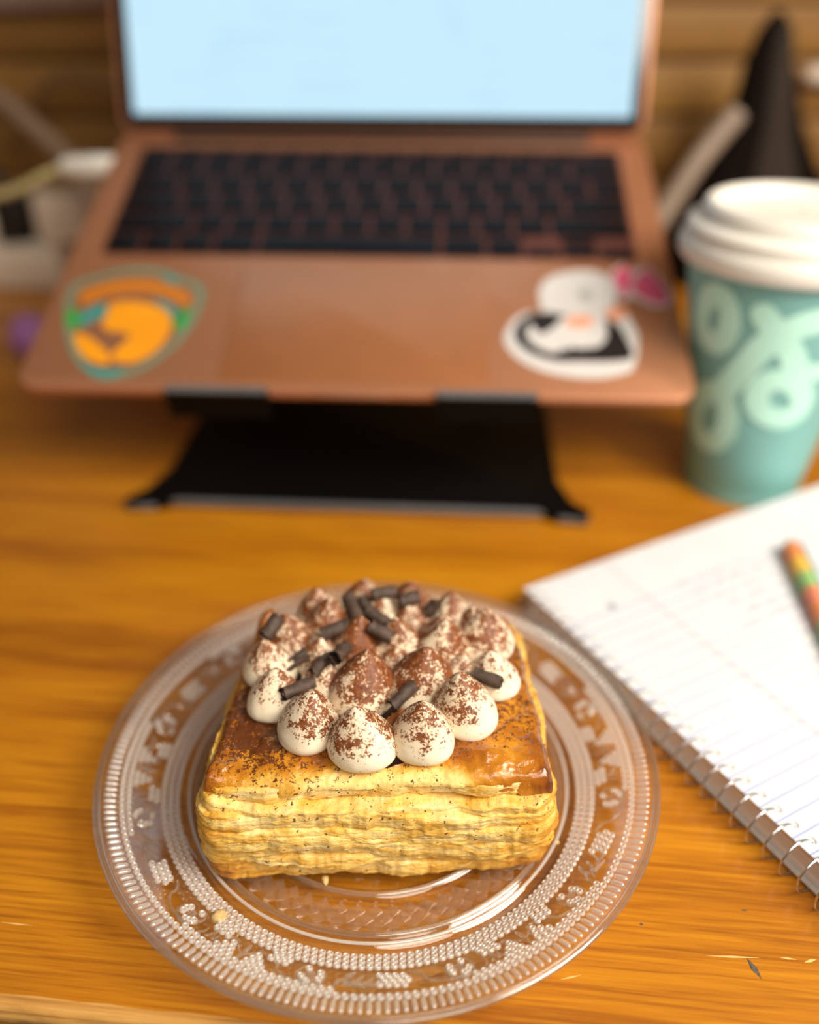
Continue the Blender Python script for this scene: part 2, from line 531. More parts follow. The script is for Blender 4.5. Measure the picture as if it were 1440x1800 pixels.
WALL_Y = 92.0
wall = MB().box((0, WALL_Y + 2.0, (FLOOR_Z + 90) / 2), (300, 1.6, 90 - FLOOR_Z)).build('wall_back', M['dark_gap'], None, False)
tag(wall, None, None, kind='structure')
seams = [at_y(1220, y, WALL_Y).z for y in (430, 310, 205, 104, 2)]
seams = seams + [seams[-1] + 5.6 * k for k in range(1, 8)]
seams = [FLOOR_Z + .0, -40, -6, ] + seams
rnd = random.Random(4)
for i, (a, b) in enumerate(zip(seams[:-1], seams[1:])):
    dep = 1.2 + rnd.uniform(-.12, .12)
    m = MB().box((0, WALL_Y + 1.2 - dep / 2, (a + b) / 2), (300, dep, b - a - .42), bev=.12)
    p = m.build('plank', M['plank_a'] if i % 2 else M['plank_b'], wall)

desk = empty('desk', (0, 0, FLOOR_Z), (0, 0, 0))
tag(desk, 'orange-brown varnished wooden desk with a worn front edge', 'desk')
ex = Vector((math.cos(D2R(-6.0)), math.sin(D2R(-6.0)), 0))
ey = Vector((-ex.y, ex.x, 0))
EDGE0 = Vector((-12.24, 15.30, 0))
RZ_D = math.atan2(ex.y, ex.x)
def desk_pt(a, b, z=0):
    p = EDGE0 + ex * a + ey * b
    return (p.x, p.y, z)
# tabletop (own frame so that the grain runs along the desk)
top_d = 72.0
mt = MB().box((12, top_d / 2 + .0, -1.45), (150, top_d, 2.9))
o = mt.build('tabletop', M['desk'], desk, False)
o.location = (EDGE0.x * S, EDGE0.y * S, -FLOOR_Z * S); o.rotation_euler = (0, 0, RZ_D)
# worn rounded nosing along the front, ragged where the varnish is gone
nu, nv = 900, 16
us = np.linspace(-63, 87, nu)
th = np.linspace(0, math.pi * .93, nv)
PP = np.zeros((nu, nv, 3))
for j, a in enumerate(th):
    wob = .07 * fbm(us * .9, j * .35, 0, 3) + .05 * fbm(us * 3.5, j * .8, 0, 5)
    rr = 1.0 + wob * (math.sin(a))
    PP[:, j, 0] = us
    PP[:, j, 1] = .03 - .46 * math.sin(a) * rr + .05 * fbm(us * 1.5, j * .3, 0, 8) * math.cos(a / 2)
    PP[:, j, 2] = -.55 + .556 * math.cos(a) * (1 + .02 * wob)
o = obj('front_edge', grid_mesh('front_edge', PP), M['worn_edge'], desk)
o.location = (EDGE0.x * S, EDGE0.y * S, -FLOOR_Z * S); o.rotation_euler = (0, 0, RZ_D)
for a, b in ((-58, 6), (82, 6), (-58, 66), (82, 66)):
    p = desk_pt(a, b)
    MB().box((p[0], p[1], (-FLOOR_Z - 2.9) / 2), (5, 5, -FLOOR_Z - 2.9), RZ_D, .3).build('leg', M['desk'], desk)
def scratch(p0, p1, wd, mat, lab):
    a = at_z(*p0, 0); b = at_z(*p1, 0)
    d = (b - a).normalized(); nrm = Vector((-d.y, d.x, 0)) * wd
    mid = (a + b) / 2
    poly = [(a.x, a.y), (mid.x - nrm.x, mid.y - nrm.y), (b.x, b.y), (mid.x + nrm.x, mid.y + nrm.y)]
    s_ = MB().prism(poly, -FLOOR_Z - .003, -FLOOR_Z + .008).build('scratch_mark', mat, desk, False)
    s_['label'] = lab
scratch((1240, 1680), (1336, 1684), .035, M['scratch_pale'], 'pale scratch')
scratch((1312, 1683), (1340, 1722), .10, M['scratch_dark'], 'grey dent')
scratch((1370, 1683), (1402, 1687), .03, M['scratch_pale'], 'pale scratch')
scratch((1414, 1692), (1436, 1686), .05, M['scratch_pale'], 'pale scratch')
scratch((0, 1621), (58, 1627), .025, M['scratch_pale'], 'pale scratch')
scratch((985, 1722), (1022, 1714), .03, M['scratch_pale'], 'pale scratch')
scratch((1302, 1600), (1316, 1600), .03, M['scratch_dark'], 'dark nick')
scratch((1124, 1624), (1131, 1625), .05, M['scratch_dark'], 'dark nick')

# ------------------------------------------------------------------ laptop (own frame: u across, v back, n up; 1 = 1 cm of the laptop)
LK = 1.149
LS = S * LK
CF = Vector((-2.6074, 36.7321, 9.6772))
LAP_O = CAM + (CF - CAM) * LK                       # front centre of the keyboard deck
TILT, PSI, LID = D2R(20.11), D2R(-2.68), D2R(12.66)
RL = Matrix.Rotation(PSI, 4, 'Z') @ Matrix.Rotation(TILT, 4, 'X')
laptop = bpy.data.objects.new('laptop', None); col.objects.link(laptop)
laptop.location = LAP_O * S
laptop.rotation_euler = RL.to_euler()
tag(laptop, 'open rose-gold laptop with glowing screen and two stickers, raised on black stand', 'laptop')
RLi = RL.to_3x3().transposed()
def lap_uv(px, py):
    d = RLi @ ray_dir(px, py); c = RLi @ (CAM - LAP_O)
    t = -c.z / d.z
    p = (c + d * t) / LK
    return (p.x, p.y)

def rrect(x0, x1, y0, y1, r, n=6):
    P = []
    for cx, cy, a0 in ((x1 - r, y1 - r, 0), (x0 + r, y1 - r, 90), (x0 + r, y0 + r, 180), (x1 - r, y0 + r, 270)):
        for k in range(n + 1):
            a = D2R(a0 + 90 * k / n)
            P.append((cx + r * math.cos(a), cy + r * math.sin(a)))
    return P
def rounded_slab(x0, x1, y0, y1, r, z0, z1, e=.12):
    mb = MB()
    rings = []
    for z, ins in ((z0, e), (z0 + e * .4, e * .25), (z0 + e, 0), (z1 - e, 0), (z1 - e * .4, e * .25), (z1, e)):
        rings.append([(x, y, z) for x, y in rrect(x0 + ins, x1 - ins, y0 + ins, y1 - ins, max(r - ins, .02))])
    n = len(rings[0]); V = [p for rg in rings for p in rg]; Fc = []
    for i in range(len(rings) - 1):
        for k in range(n):
            k2 = (k + 1) % n
            Fc.append((i * n + k, i * n + k2, (i + 1) * n + k2, (i + 1) * n + k))
    Fc.append(tuple(reversed(range(n)))); Fc.append(tuple(range((len(rings) - 1) * n, len(rings) * n)))
    mb.add(V, Fc)
    return mb
# base: thin wedge; the keyboard deck is cut by a recess
base = rounded_slab(-15.2, 15.2, 0, 21.24, 1.05, -1.0, 0.0, .11)
bv = []
for x, y, z in base.v:
    bv.append((x, y, z if z > -.5 else z + .55 * (1 - y / 21.24)))
base.v = bv
base.build('base', M['gold'], laptop, scale=LS)
KB0, KB1, KX = 9.62, 19.62, 13.62
well = rounded_slab(-KX, KX, KB0, KB1, .3, -.02, .012, .01).build('keyboard_well', M['gold_dark'], laptop, scale=LS)
def key(x0, x1, y0, y1, parent=well):
    g = .11
    mb = rounded_slab(x0 + g, x1 - g, y0 + g, y1 - g, .16, .0, .11, .04)
    return mb.build('key', M['key'], parent, scale=LS)
P19 = (2 * KX - .1) / 14.5
rowh = (KB1 - KB0 - .1) / 5.55
y = KB0 + .05
rows = [
    [1, 1, 1, 1.25, 5, 1.25, 1],            # modifiers + space, arrows added apart
    [2.25] + [1] * 10 + [2.25],
    [1.75] + [1] * 11 + [1.75],
    [1.5] + [1] * 13,
    [1] * 13 + [1.5],
]
for ri, row in enumerate(rows):
    x = -KX + .05
    for wk in row:
        key(x, x + wk * P19, y, y + rowh); x += wk * P19
    if ri == 0:
        key(x, x + P19, y, y + rowh * .5); x += P19
        key(x, x + P19, y, y + rowh * .5); key(x, x + P19, y + rowh * .5, y + rowh); x += P19
        key(x, x + P19, y, y + rowh * .5)
    y += rowh
x = -KX + .05
for k in range(14):
    wk = 14.5 / 14 * P19
    key(x, x + wk, y, y + rowh * .55); x += wk
rounded_slab(-6.1, 6.1, .55, 8.75, .35, -.02, .014, .01).build('trackpad', M['trackpad'], laptop, scale=LS)
MB().box((0, .0, -.06), (3.2, .35, .14), bev=.06).build('finger_notch', M['gold'], laptop, scale=LS)
# hinge barrel
MB().tube([(-12.0, 20.75, -.05), (12.0, 20.75, -.05)], .36, 12).build('hinge', M['bezel'], laptop, scale=LS)
# lid, standing on the hinge
# (local y runs up the lid, local z towards the viewer)
lid = rounded_slab(-15.2, 15.2, .1, 21.2, .9, -.46, 0, .1).build('screen_lid', M['gold'], laptop, scale=LS)
lid.location = (0, 20.75 * LS, .12 * LS)
lid.rotation_euler = (math.pi / 2 - LID - TILT, 0, 0)
rounded_slab(-14.95, 14.95, .32, 20.95, .7, -.02, .02, .015).build('bezel', M['bezel'], lid, scale=LS)
rounded_slab(-14.32, 14.32, 1.12, 19.9, .12, .0, .03, .01).build('display', M['display'], lid, False, scale=LS)

# stickers on the palm rest: thin vinyl shapes
def uvpoly(pts, sc, ox, oy): return [lap_uv(ox + X / sc, oy + Y / sc) for X, Y in pts]
def smooth_poly(P, n=4):
    N = len(P); out = []
    for i in range(N):
        p0, p1, p2, p3 = P[i - 1], P[i], P[(i + 1) % N], P[(i + 2) % N]
        for k in range(n):
            t = k / n
            out.append(tuple(.5 * (2 * p1[c] + (p2[c] - p0[c]) * t + (2 * p0[c] - 5 * p1[c] + 4 * p2[c] - p3[c]) * t * t + (3 * p1[c] - p0[c] - 3 * p2[c] + p3[c]) * t ** 3) for c in (0, 1)))
    return out
def decal(name, pts, mat, z, sc, ox, oy, parent, sm=True):
    P = uvpoly(pts, sc, ox, oy)
    if sm: P = smooth_poly(P)
    return MB().prism(P, z, z + .012).build(name, mat, parent, False, LS)
A = (3.273, 0, 440)
shield = [(395, 225), (480, 170), (620, 130), (760, 105), (900, 110), (1030, 150), (1175, 220), (1135, 380), (1040, 520), (900, 640), (760, 715), (600, 745), (480, 685), (400, 560), (370, 400)]
ctr = np.mean(np.array(shield), 0)
outer = smooth_poly(uvpoly(shield, *A)); inner = smooth_poly(uvpoly([tuple(ctr + (np.array(p) - ctr) * .90) for p in shield], *A))
mb = MB(); n = len(outer)
mb.add([(*p, z) for z in (.0, .012) for p in outer] + [(*p, z) for z in (.0, .012) for p in inner],
       [(n + i, n + (i + 1) % n, 3 * n + (i + 1) % n, 3 * n + i) for i in range(n)] + [(i, (i + 1) % n, n + (i + 1) % n, n + i) for i in range(n)] + [(2 * n + i, 3 * n + i, 3 * n + (i + 1) % n, 2 * n + (i + 1) % n) for i in range(n)])
badge = mb.build('sticker', M['teal_soft'], laptop, False, LS)
badge['label'] = 'shield-shaped teal and orange sticker'
decal('banner', [(455, 255), (540, 215), (650, 185), (790, 172), (930, 190), (1050, 235), (1105, 280), (1065, 312), (960, 270), (860, 240), (740, 238), (600, 262), (490, 308)], M['orange_deep'], .004, *A, badge)
decal('emblem', [(640, 310), (760, 295), (880, 315), (970, 360), (985, 440), (940, 530), (860, 605), (760, 645), (655, 635), (650, 590), (745, 500), (690, 470), (620, 462), (590, 410)], M['orange_print'], .004, *A, badge)
decal('emblem', [(425, 485), (500, 492), (580, 550), (635, 612), (610, 655), (520, 635), (450, 575)], M['orange_print'], .004, *A, badge)
decal('patch', [(385, 345), (450, 345), (465, 420), (420, 455), (378, 420)], M['green_print'], .004, *A, badge)
decal('patch', [(1005, 375), (1095, 335), (1065, 440), (1012, 460)], M['green_print'], .004, *A, badge)
decal('patch', [(460, 375), (600, 305), (612, 385), (540, 395), (480, 440)], M['teal_print'], .004, *A, badge)
decal('patch', [(470, 655), (600, 690), (720, 680), (640, 728), (540, 718)], M['teal_print'], .014, *A, badge)
decal('patch', [(880, 285), (960, 300), (1040, 370), (1000, 400), (960, 345)], M['teal_print'], .004, *A, badge)
decal('patch', [(950, 140), (1010, 160), (1020, 190), (960, 180)], M['teal_print'], .006, *A, badge)
B = (3.6, 840, 440)
st = decal('sticker', [(165, 570), (210, 460), (300, 395), (400, 385), (385, 270), (440, 180), (560, 140), (700, 128), (820, 165), (885, 250), (870, 350), (960, 420), (1015, 560), (990, 740), (900, 790), (740, 812), (560, 800), (400, 762), (250, 685)], M['white_print'], .0, *B, laptop)
st['label'] = 'white, black and peach sticker'
decal('dark_ground', [(228, 535), (290, 425), (420, 392), (560, 410), (700, 420), (830, 440), (900, 490), (960, 600), (978, 680), (850, 705), (650, 705), (480, 700), (310, 640)], M['black_print'], .010, *B, st)
decal('white_shape', [(310, 545), (335, 470), (390, 530), (480, 490), (545, 425), (660, 410), (790, 430), (815, 520), (800, 580), (740, 620), (600, 625), (480, 650), (380, 615)], M['white_print'], .018, *B, st)
decal('grey_shape', [(640, 260), (690, 250), (730, 285), (700, 320), (650, 305)], M['grey_print'], .010, *B, st)
decal('peach_shape', [(560, 440), (640, 415), (730, 430), (720, 475), (640, 495), (570, 480)], M['peach_print'], .026, *B, st)
decal('peach_shape', [(800, 395), (870, 360), (945, 380), (930, 430), (850, 445)], M['peach_print'], .018, *B, st)
for k, (X, Y) in enumerate([(540, 655), (600, 640), (650, 665), (710, 645), (770, 635), (830, 640), (880, 625)]):
    decal('mark', [(X - 14, Y - 30), (X + 14, Y - 24), (X + 16, Y + 34), (X - 12, Y + 38)], M['black_print'], .026, *B, st, False)
pk = decal('sticker', [(840, 160), (910, 95), (980, 130), (1070, 110), (1140, 170), (1230, 290), (1190, 360), (1080, 350), (980, 300), (920, 320), (880, 260)], M['white_print'], .020, *B, laptop)
pk['label'] = 'small hot pink sticker'
decal('pink_shape', [(860, 165), (920, 105), (975, 150), (960, 240), (930, 300), (885, 240)], M['pink_print'], .030, *B, pk)
decal('pink_shape', [(985, 205), (1055, 125), (1130, 175), (1205, 285), (1175, 345), (1080, 325), (995, 275)], M['pink_print'], .030, *B, pk)

# ------------------------------------------------------------------ laptop stand
stand = empty('laptop_stand', (-2.9, 50, 0), (0, 0, D2R(-3.4)))
tag(stand, 'black metal stand with a flat base plate and two front clips under the laptop', 'laptop stand')
ROTs = Matrix.Rotation(D2R(3.4), 3, 'Z')
def st_loc(p): return ROTs @ (Vector(p) - Vector((-2.9, 50, 0)))
fl = st_loc(at_z(270, 878, .45)); fr_ = st_loc(at_z(988, 897, .45))
x0, x1, yf = fl.x, fr_.x, (fl.y + fr_.y) / 2
base_pl = rounded_slab(x0, x1, yf, yf + 19, .6, .1, .5, .08)
base_pl.build('base_plate', M['stand'], stand)
MB().box(((x0 + x1) / 2, yf - .08, .33), (x1 - x0 - .6, .3, .42), bev=.12).build('front_bar', M['stand_pad'], stand)  # grey colour stands in for the sheen along the black bar
for sx in (x0, x1):
    sg = -1 if sx < 0 else 1
    MB().prism([(sx - sg * 1.8, yf + .2), (sx - sg * .4, yf - .55), (sx + sg * 1.25, yf - .75), (sx + sg * 1.5, yf - .1), (sx + sg * .6, yf + .9), (sx, yf + 3.0), (sx - sg * 1.0, yf + 3)], .08, .56).build('foot', M['stand'], stand)
    MB().box((sx + sg * .55, yf - .58, .3), (1.7, .35, .36), bev=.14).build('foot_pad', M['stand_pad'], stand)
    MB().box((sx - sg * 1.0, yf + 18.0, .06), (1.6, 1.6, .12), bev=.03).build('foot_pad', M['stand'], stand)
# tray plate in the laptop plane, arms from the rear of the base plate
def lap_world(u, v, n): return LAP_O + (RL.to_3x3() @ Vector((u, v, n))) * LK
def hexa(P, name, mat):                 # 8 corner world points -> box in the stand's frame
    mb = MB(); mb.add([st_loc(p) for p in P], [(0, 3, 2, 1), (4, 5, 6, 7), (0, 1, 5, 4), (1, 2, 6, 5), (2, 3, 7, 6), (3, 0, 4, 7)])
    return mb.build(name, mat, stand, False)
def slab_uvn(u0, u1, v0, v1, n0, n1, name, mat):
    wz = lambda v: .55 * (1 - max(0, v) / 21.24) if n1 < -.5 else 0      # tray follows the wedge-shaped underside
    P = [lap_world(u, v, n + wz(v)) for n in (n0, n1) for u, v in ((u0, v0), (u1, v0), (u1, v1), (u0, v1))]
    return hexa(P, name, mat)
slab_uvn(-9.0, -5.2, 1.5, 17, -1.32, -1.02, 'tray_arm', M['stand'])
slab_uvn(3.0, 7.6, 1.5, 17, -1.32, -1.02, 'tray_arm', M['stand'])
slab_uvn(-9.0, 7.6, 11, 17, -1.36, -1.03, 'tray_plate', M['stand'])
cl0, cl1 = lap_uv(288, 700)[0], lap_uv(468, 704)[0]
cr0, cr1 = lap_uv(766, 706)[0], lap_uv(946, 712)[0]
for a, b, mat in ((cl0, cl1, M['stand']), (cr0, cr1, M['stand'])):
    slab_uvn(a, b, -.34, -.04, -1.35, .22, 'front_clip', mat)
    slab_uvn(a, b, -.04, 1.6, -1.36, -1.02, 'clip_shelf', mat)
    slab_uvn(a + .05, b - .05, -.36, -.02, .21, .30, 'clip_pad', M['stand_pad'])
for u in (-8.6, 7.2):
    pt = lap_world(u, 15.5, -1.2); pb = Vector((pt.x, 58.0, .4))
    q0, q1 = st_loc(pb), st_loc(pt)
    d = q1 - q0
    ang = math.atan2(d.y, d.z)
    mb = MB()
    hw, hd = .28, 1.4
    e1 = Vector((1, 0, 0)); e3 = d.normalized(); e2 = e3.cross(e1).normalized()
    mb.add([q0 + e1 * a + e2 * b for a, b in ((-hw, -hd), (hw, -hd), (hw, hd), (-hw, hd))] + [q1 + e1 * a + e2 * b for a, b in ((-hw, -hd), (hw, -hd), (hw, hd), (-hw, hd))],
           [(0, 3, 2, 1), (4, 5, 6, 7), (0, 1, 5, 4), (1, 2, 6, 5), (2, 3, 7, 6), (3, 0, 4, 7)])
    mb.build('support_arm', M['stand'], stand, False)

# ------------------------------------------------------------------ coffee cup
CX, CY = 19.2, 45.8
RB, RT, HC = 3.15, 5.05, 14.0
cup = empty('coffee_cup', (CX, CY, 0))
tag(cup, 'teal paper coffee cup with mint lettering and white lid beside the laptop', 'cup')
prof = [(0, .35), (RB - .25, .35), (RB - .18, .02), (RB, .0), (RB + .04, .08), (RB + .04, .3)]
prof += [(RB + (RT - RB) * t, .3 + (HC - .3) * t) for t in np.linspace(.02, 1, 24)]
prof += [(RT - .08, HC), (RT - .2, HC - 1)]
MB().lathe(prof, 96).build('cup_body', M['cup'], cup)
lidp = [(RT - .02, HC - .9), (RT + .30, HC - .95), (RT + .46, HC - .72), (RT + .50, HC - .35), (RT + .42, HC - .02), (RT + .22, HC + .16),
        (RT + .20, HC + .3), (RT + .22, HC + .62), (RT + .08, HC + .82), (RT - .22, HC + .88), (RT - .38, HC + .98), (RT - .46, HC + 1.4), (RT - .55, HC + 1.62),
        (RT - .72, HC + 1.74), (RT - .95, HC + 1.72), (RT - 1.12, HC + 1.5), (RT - 1.3, HC + 1.2), (RT - 1.7, HC + 1.08), (2, HC + 1.05), (.0, HC + 1.05)]
cup_lid = MB().lathe(lidp, 96).build('lid', M['lid'], cup)
# raised drinking spout and pin hole
mb = MB()
nu, nv = 40, 14
PP = np.zeros((nu, nv, 3))
for i, a in enumerate(np.linspace(D2R(200), D2R(300), nu)):
    for j, t in enumerate(np.linspace(0, 1, nv)):
        r = RT - .75 - 2.3 * t
        hgt = HC + 1.10 + .62 * math.sin(math.pi * (i / (nu - 1))) ** .6 * (1 - sstep(.35, 1, t))
        PP[i, j] = (r * math.cos(a), r * math.sin(a), hgt)
obj('spout', grid_mesh('spout', PP), M['lid'], cup_lid)
MB().box((1.4 * math.cos(D2R(60)), 1.4 * math.sin(D2R(60)), HC + 1.06), (.25, .25, .06), 0, .02).build('vent_hole', M['grey_print'], cup_lid)
def cone_hit(px, py):
    d = ray_dir(px, py); o_ = CAM - Vector((CX, CY, 0))
    k = (RT - RB) / HC
    A_ = d.x ** 2 + d.y ** 2 - (k * d.z) ** 2
    B_ = 2 * (o_.x * d.x + o_.y * d.y - (RB + k * o_.z) * k * d.z)
    C_ = o_.x ** 2 + o_.y ** 2 - (RB + k * o_.z) ** 2
    disc = B_ * B_ - 4 * A_ * C_
    if disc < 0: return None
    t = (-B_ - math.sqrt(disc)) / (2 * A_)
    p = o_ + d * t
    return (math.atan2(p.y, p.x), p.z)
def stroke(pts, hw, closed=False, name='letter_stroke'):
    """ribbon of print lying on the cone; pts are (angle, height)"""
    P = [p for p in pts if p is not None]
    P = smooth_poly(P, 6) if closed else open_spline(P, 6)
    n = len(P); V = []; Fc = []
    R_ = lambda z: RB + (RT - RB) * z / HC + .05
    for i, (a, z) in enumerate(P):
        if closed: q0, q1 = P[i - 1], P[(i + 1) % n]
        else: q0, q1 = P[max(i - 1, 0)], P[min(i + 1, n - 1)]
        r = R_(z)
        dx, dz = (q1[0] - q0[0]) * r, q1[1] - q0[1]
        L = math.hypot(dx, dz) or 1
        nx, nz = -dz / L, dx / L
        for s_ in (-1, -.5, 0, .5, 1):
            aa, zz = a + nx * hw * s_ / r, z + nz * hw * s_
            V.append((R_(zz) * math.cos(aa), R_(zz) * math.sin(aa), zz))
    m_ = n if closed else n - 1
    for i in range(m_):
        j = (i + 1) % n
        for k in range(4): Fc.append((i * 5 + k, j * 5 + k, j * 5 + k + 1, i * 5 + k + 1))
    if not closed:                                     # rounded ends
        for end, sg in ((0, -1), (n - 1, 1)):
            a, z = P[end]; q = P[1] if end == 0 else P[n - 2]
            r = R_(z); an0 = math.atan2(z - q[1], (a - q[0]) * r)
            c0 = len(V); V.append((R_(z) * math.cos(a), R_(z) * math.sin(a), z))
            for k in range(9):
                an = an0 - math.pi / 2 + math.pi * k / 8
                aa, zz = a + math.cos(an) * hw / r, z + math.sin(an) * hw
                V.append((R_(zz) * math.cos(aa), R_(zz) * math.sin(aa), zz))
            for k in range(8): Fc.append((c0, c0 + 1 + k, c0 + 2 + k))
    mb = MB(); mb.add(V, Fc)
    return mb.build(name, M['mint'], cup)
def open_spline(P, n=6):
    out = []
    for i in range(len(P) - 1):
        p0, p1, p2, p3 = P[max(i - 1, 0)], P[i], P[i + 1], P[min(i + 2, len(P) - 1)]
        for k in range(n):
            t = k / n
            out.append(tuple(.5 * (2 * p1[c] + (p2[c] - p0[c]) * t + (2 * p0[c] - 5 * p1[c] + 4 * p2[c] - p3[c]) * t * t + (3 * p1[c] - p0[c] - 3 * p2[c] + p3[c]) * t ** 3) for c in range(len(p1))))
    out.append(tuple(P[-1]))
    return out
def cz(X, Y): return cone_hit(1100 + X / 2.903, 300 + Y / 2.903)
def ring_px(cx, cy, rx, ry, rot=0, n=12):
    return [cz(cx + rx * math.cos(a) * math.cos(rot) - ry * math.sin(a) * math.sin(rot), cy + rx * math.cos(a) * math.sin(rot) + ry * math.sin(a) * math.cos(rot)) for a in [2 * math.pi * k / n for k in range(n)]]
stroke(ring_px(462, 755, 72, 125), .60, True)
stroke(ring_px(440, 1255, 82, 130), .60, True)
stroke(ring_px(785, 1165, 118, 100), .60, True)
stroke([cz(500, 1120), cz(600, 1010), (cz(700, 900)), cz(800, 840), cz(900, 790), cz(980, 770)], .66)
stroke([cz(705, 735), cz(770, 830), cz(845, 930), cz(880, 1060)], .62)
last = cz(980, 770)
stroke([last, (last[0] + .28, last[1] - .1), (last[0] + .45, last[1] - 1.2), (last[0] + .35, last[1] - 2.6), (cz(900, 1030)[0] + .05, cz(900, 1030)[1])], .5)
stroke([(last[0] + .75, last[1] + .4), (last[0] + .95, last[1] - 1.4), (last[0] + .9, last[1] - 3.6)], .5)

# ------------------------------------------------------------------ spiral notebook
NB0 = at_z(918, 1035, 1.3)
NANG = D2R(28.5)
nb = empty('spiral_notebook', (NB0.x, NB0.y, 0), (0, 0, NANG))
tag(nb, 'open spiral-bound notebook with ruled white pages lying right of the glass plate', 'notebook')
# local: x across the page (from the coil), y = -v (down the page is -y)
NW, NH, PIT = 21.5, 29.0, .73
MB().prism(rrect(0.0, NW, -NH, 0, .5), .08, .16).build('back_cover', M['cover'], nb, False)
blk = MB().prism(rrect(.22, NW, -NH, -.0, .45), .17, 1.24)
blk.build('page_stack', M['page_edge'], nb, False)
# top page with punched holes
mb = MB(); ZP = 1.30; hx, hr = .58, .19
x_in = 1.1
nh = int(NH / PIT) - 1
V = []; Fc = []
y0 = -.35
mb.prism([(.10, 0.0), (NW, 0), (NW, y0), (.10, y0)], ZP - .03, ZP)
for k in range(nh):
    ya, yb = y0 - k * PIT, y0 - (k + 1) * PIT
    yc = (ya + yb) / 2
    c8 = [(hx + hr * math.cos(a) * .85, yc + hr * math.sin(a)) for a in [math.pi * (2 * i + 1) / 8 for i in range(8)]]
    o8 = [(x_in, yc + .18), (hx + .15, ya), (hx - .15, ya), (.10, yc + .18), (.10, yc - .18), (hx - .15, yb), (hx + .15, yb), (x_in, yc - .18)]
    V = [(*p, ZP) for p in c8] + [(*p, ZP) for p in o8] + [(*p, ZP - .6) for p in c8] + [(x_in, ya, ZP), (.10, ya, ZP), (.10, yb, ZP), (x_in, yb, ZP)]
    Fc = []
    for i in range(8):
        j = (i + 1) % 8
        Fc.append((i, 8 + i, 8 + j, j)); Fc.append((16 + i, i, j, 16 + j))
    Fc += [(8, 24, 9), (10, 25, 11), (12, 26, 13), (14, 27, 15)]
    mb.add(V, Fc)
ye = y0 - nh * PIT
mb.add([(x_in, y0, ZP), (x_in, ye, ZP), (NW, ye, ZP), (NW, y0, ZP)], [(0, 1, 2, 3)])
mb.prism([(.10, ye), (NW, ye), (NW, -NH), (.10, -NH)], ZP - .03, ZP)
mb.prism([(.10, y0), (.13, y0), (.13, ye), (.10, ye)], ZP - .05, ZP - .004)
mb.build('top_page', M['page'], nb, False)
# wire coil: each turn
rc_x, rc_z, rr_ = .02, .76, .74
ring = []
for k in range(33):
    a = D2R(42) + 2 * math.pi * k / 32
    ring.append((rc_x + rr_ * math.cos(a), -.12 * (k / 32) , rc_z + rr_ * .985 * math.sin(a)))
wire_me = MB().tube(ring, .042, 8).mesh('wire_ring')
for k in range(nh):
    obj('wire_ring', wire_me, M['wire'], nb, (0, y0 - (k + .5) * PIT + .06, 0))
# faint handwriting: rows of short pen strokes
def nb_loc(px, py, z=1.3):
    p = at_z(px, py, z) - Vector((NB0.x, NB0.y, 0))
    c_, s_ = math.cos(-NANG), math.sin(-NANG)
    return (p.x * c_ - p.y * s_, p.x * s_ + p.y * c_)
rnd = random.Random(11)
row_v = [-(k + .5) * PIT for k in range(4, 12)]
for ri, (v, a, b) in enumerate([(row_v[0], 6.5, 10.5), (row_v[1], 7.0, 13.0), (row_v[2], 6.6, 12.6), (row_v[3], 7.6, 13.6), (row_v[4], 8.0, 11.5), (row_v[5], 7.0, 12.4)]):
    x = a; mb = MB()
    while x < b:
        wd = rnd.uniform(.5, 1.3)
        pts = []; n = int(wd / .07)
        for i in range(n):
            pts.append((x + i * .07, v + .08 + .16 * abs(math.sin(i * 1.35 + rnd.uniform(-.4, .4))) * (1.6 if rnd.random() < .15 else 1), ZP + .004))
        mb.tube(pts, .017, 4)
        x += wd + .28
    mb.build('handwriting', M['ink'], nb)
p = nb_loc(1076, 1066)
mb = MB()
for k in range(3):
    a = math.pi * k / 3
    mb.tube([(p[0] - .22 * math.cos(a), p[1] - .22 * math.sin(a), ZP + .01), (p[0] + .22 * math.cos(a), p[1] + .22 * math.sin(a), ZP + .01)], .04, 5)
mb.build('pen_mark', M['ink'], nb)

# pen on the page
pa = at_z(1388, 958, ZP + .42); pb = at_z(1470, 1130, ZP + .42)
dirp = (pb - pa).normalized(); LP = 15.0
pen = empty('pen', (pa.x, pa.y, 0), (0, 0, math.atan2(dirp.y, dirp.x)))
tag(pen, 'orange, yellow and green patterned pen lying on the open notebook', 'pen')
zc = ZP + .43
def pen_seg(x0, x1, mat, name='barrel_band', r0=.42, r1=.42):
    n = 6
    return MB().tube([(x0 + (x1 - x0) * t, 0, zc) for t in np.linspace(0, 1, n)], [r0 + (r1 - r0) * t for t in np.linspace(0, 1, n)], 16).build(name, mat, pen)
pen_seg(0, .35, M['pen_teal'], 'end_cap', .30, .40)
cols = ['orange', 'yellow', 'green', 'coral', 'orange', 'green', 'yellow', 'coral', 'orange', 'yellow', 'green']
for k, cn in enumerate(cols): pen_seg(.35 + k * 1.15, .35 + (k + 1) * 1.15, M['pen_' + cn])
pen_seg(13.0, 14.3, M['pen_teal'], 'grip', .42, .2); pen_seg(14.3, 14.8, M['wire'], 'tip', .18, .04)
MB().tube([(.1, .30, zc + .25), (.6, .42, zc + .22), (3.6, .42, zc + .16)], .09, 8).build('clip', M['pen_teal'], pen)

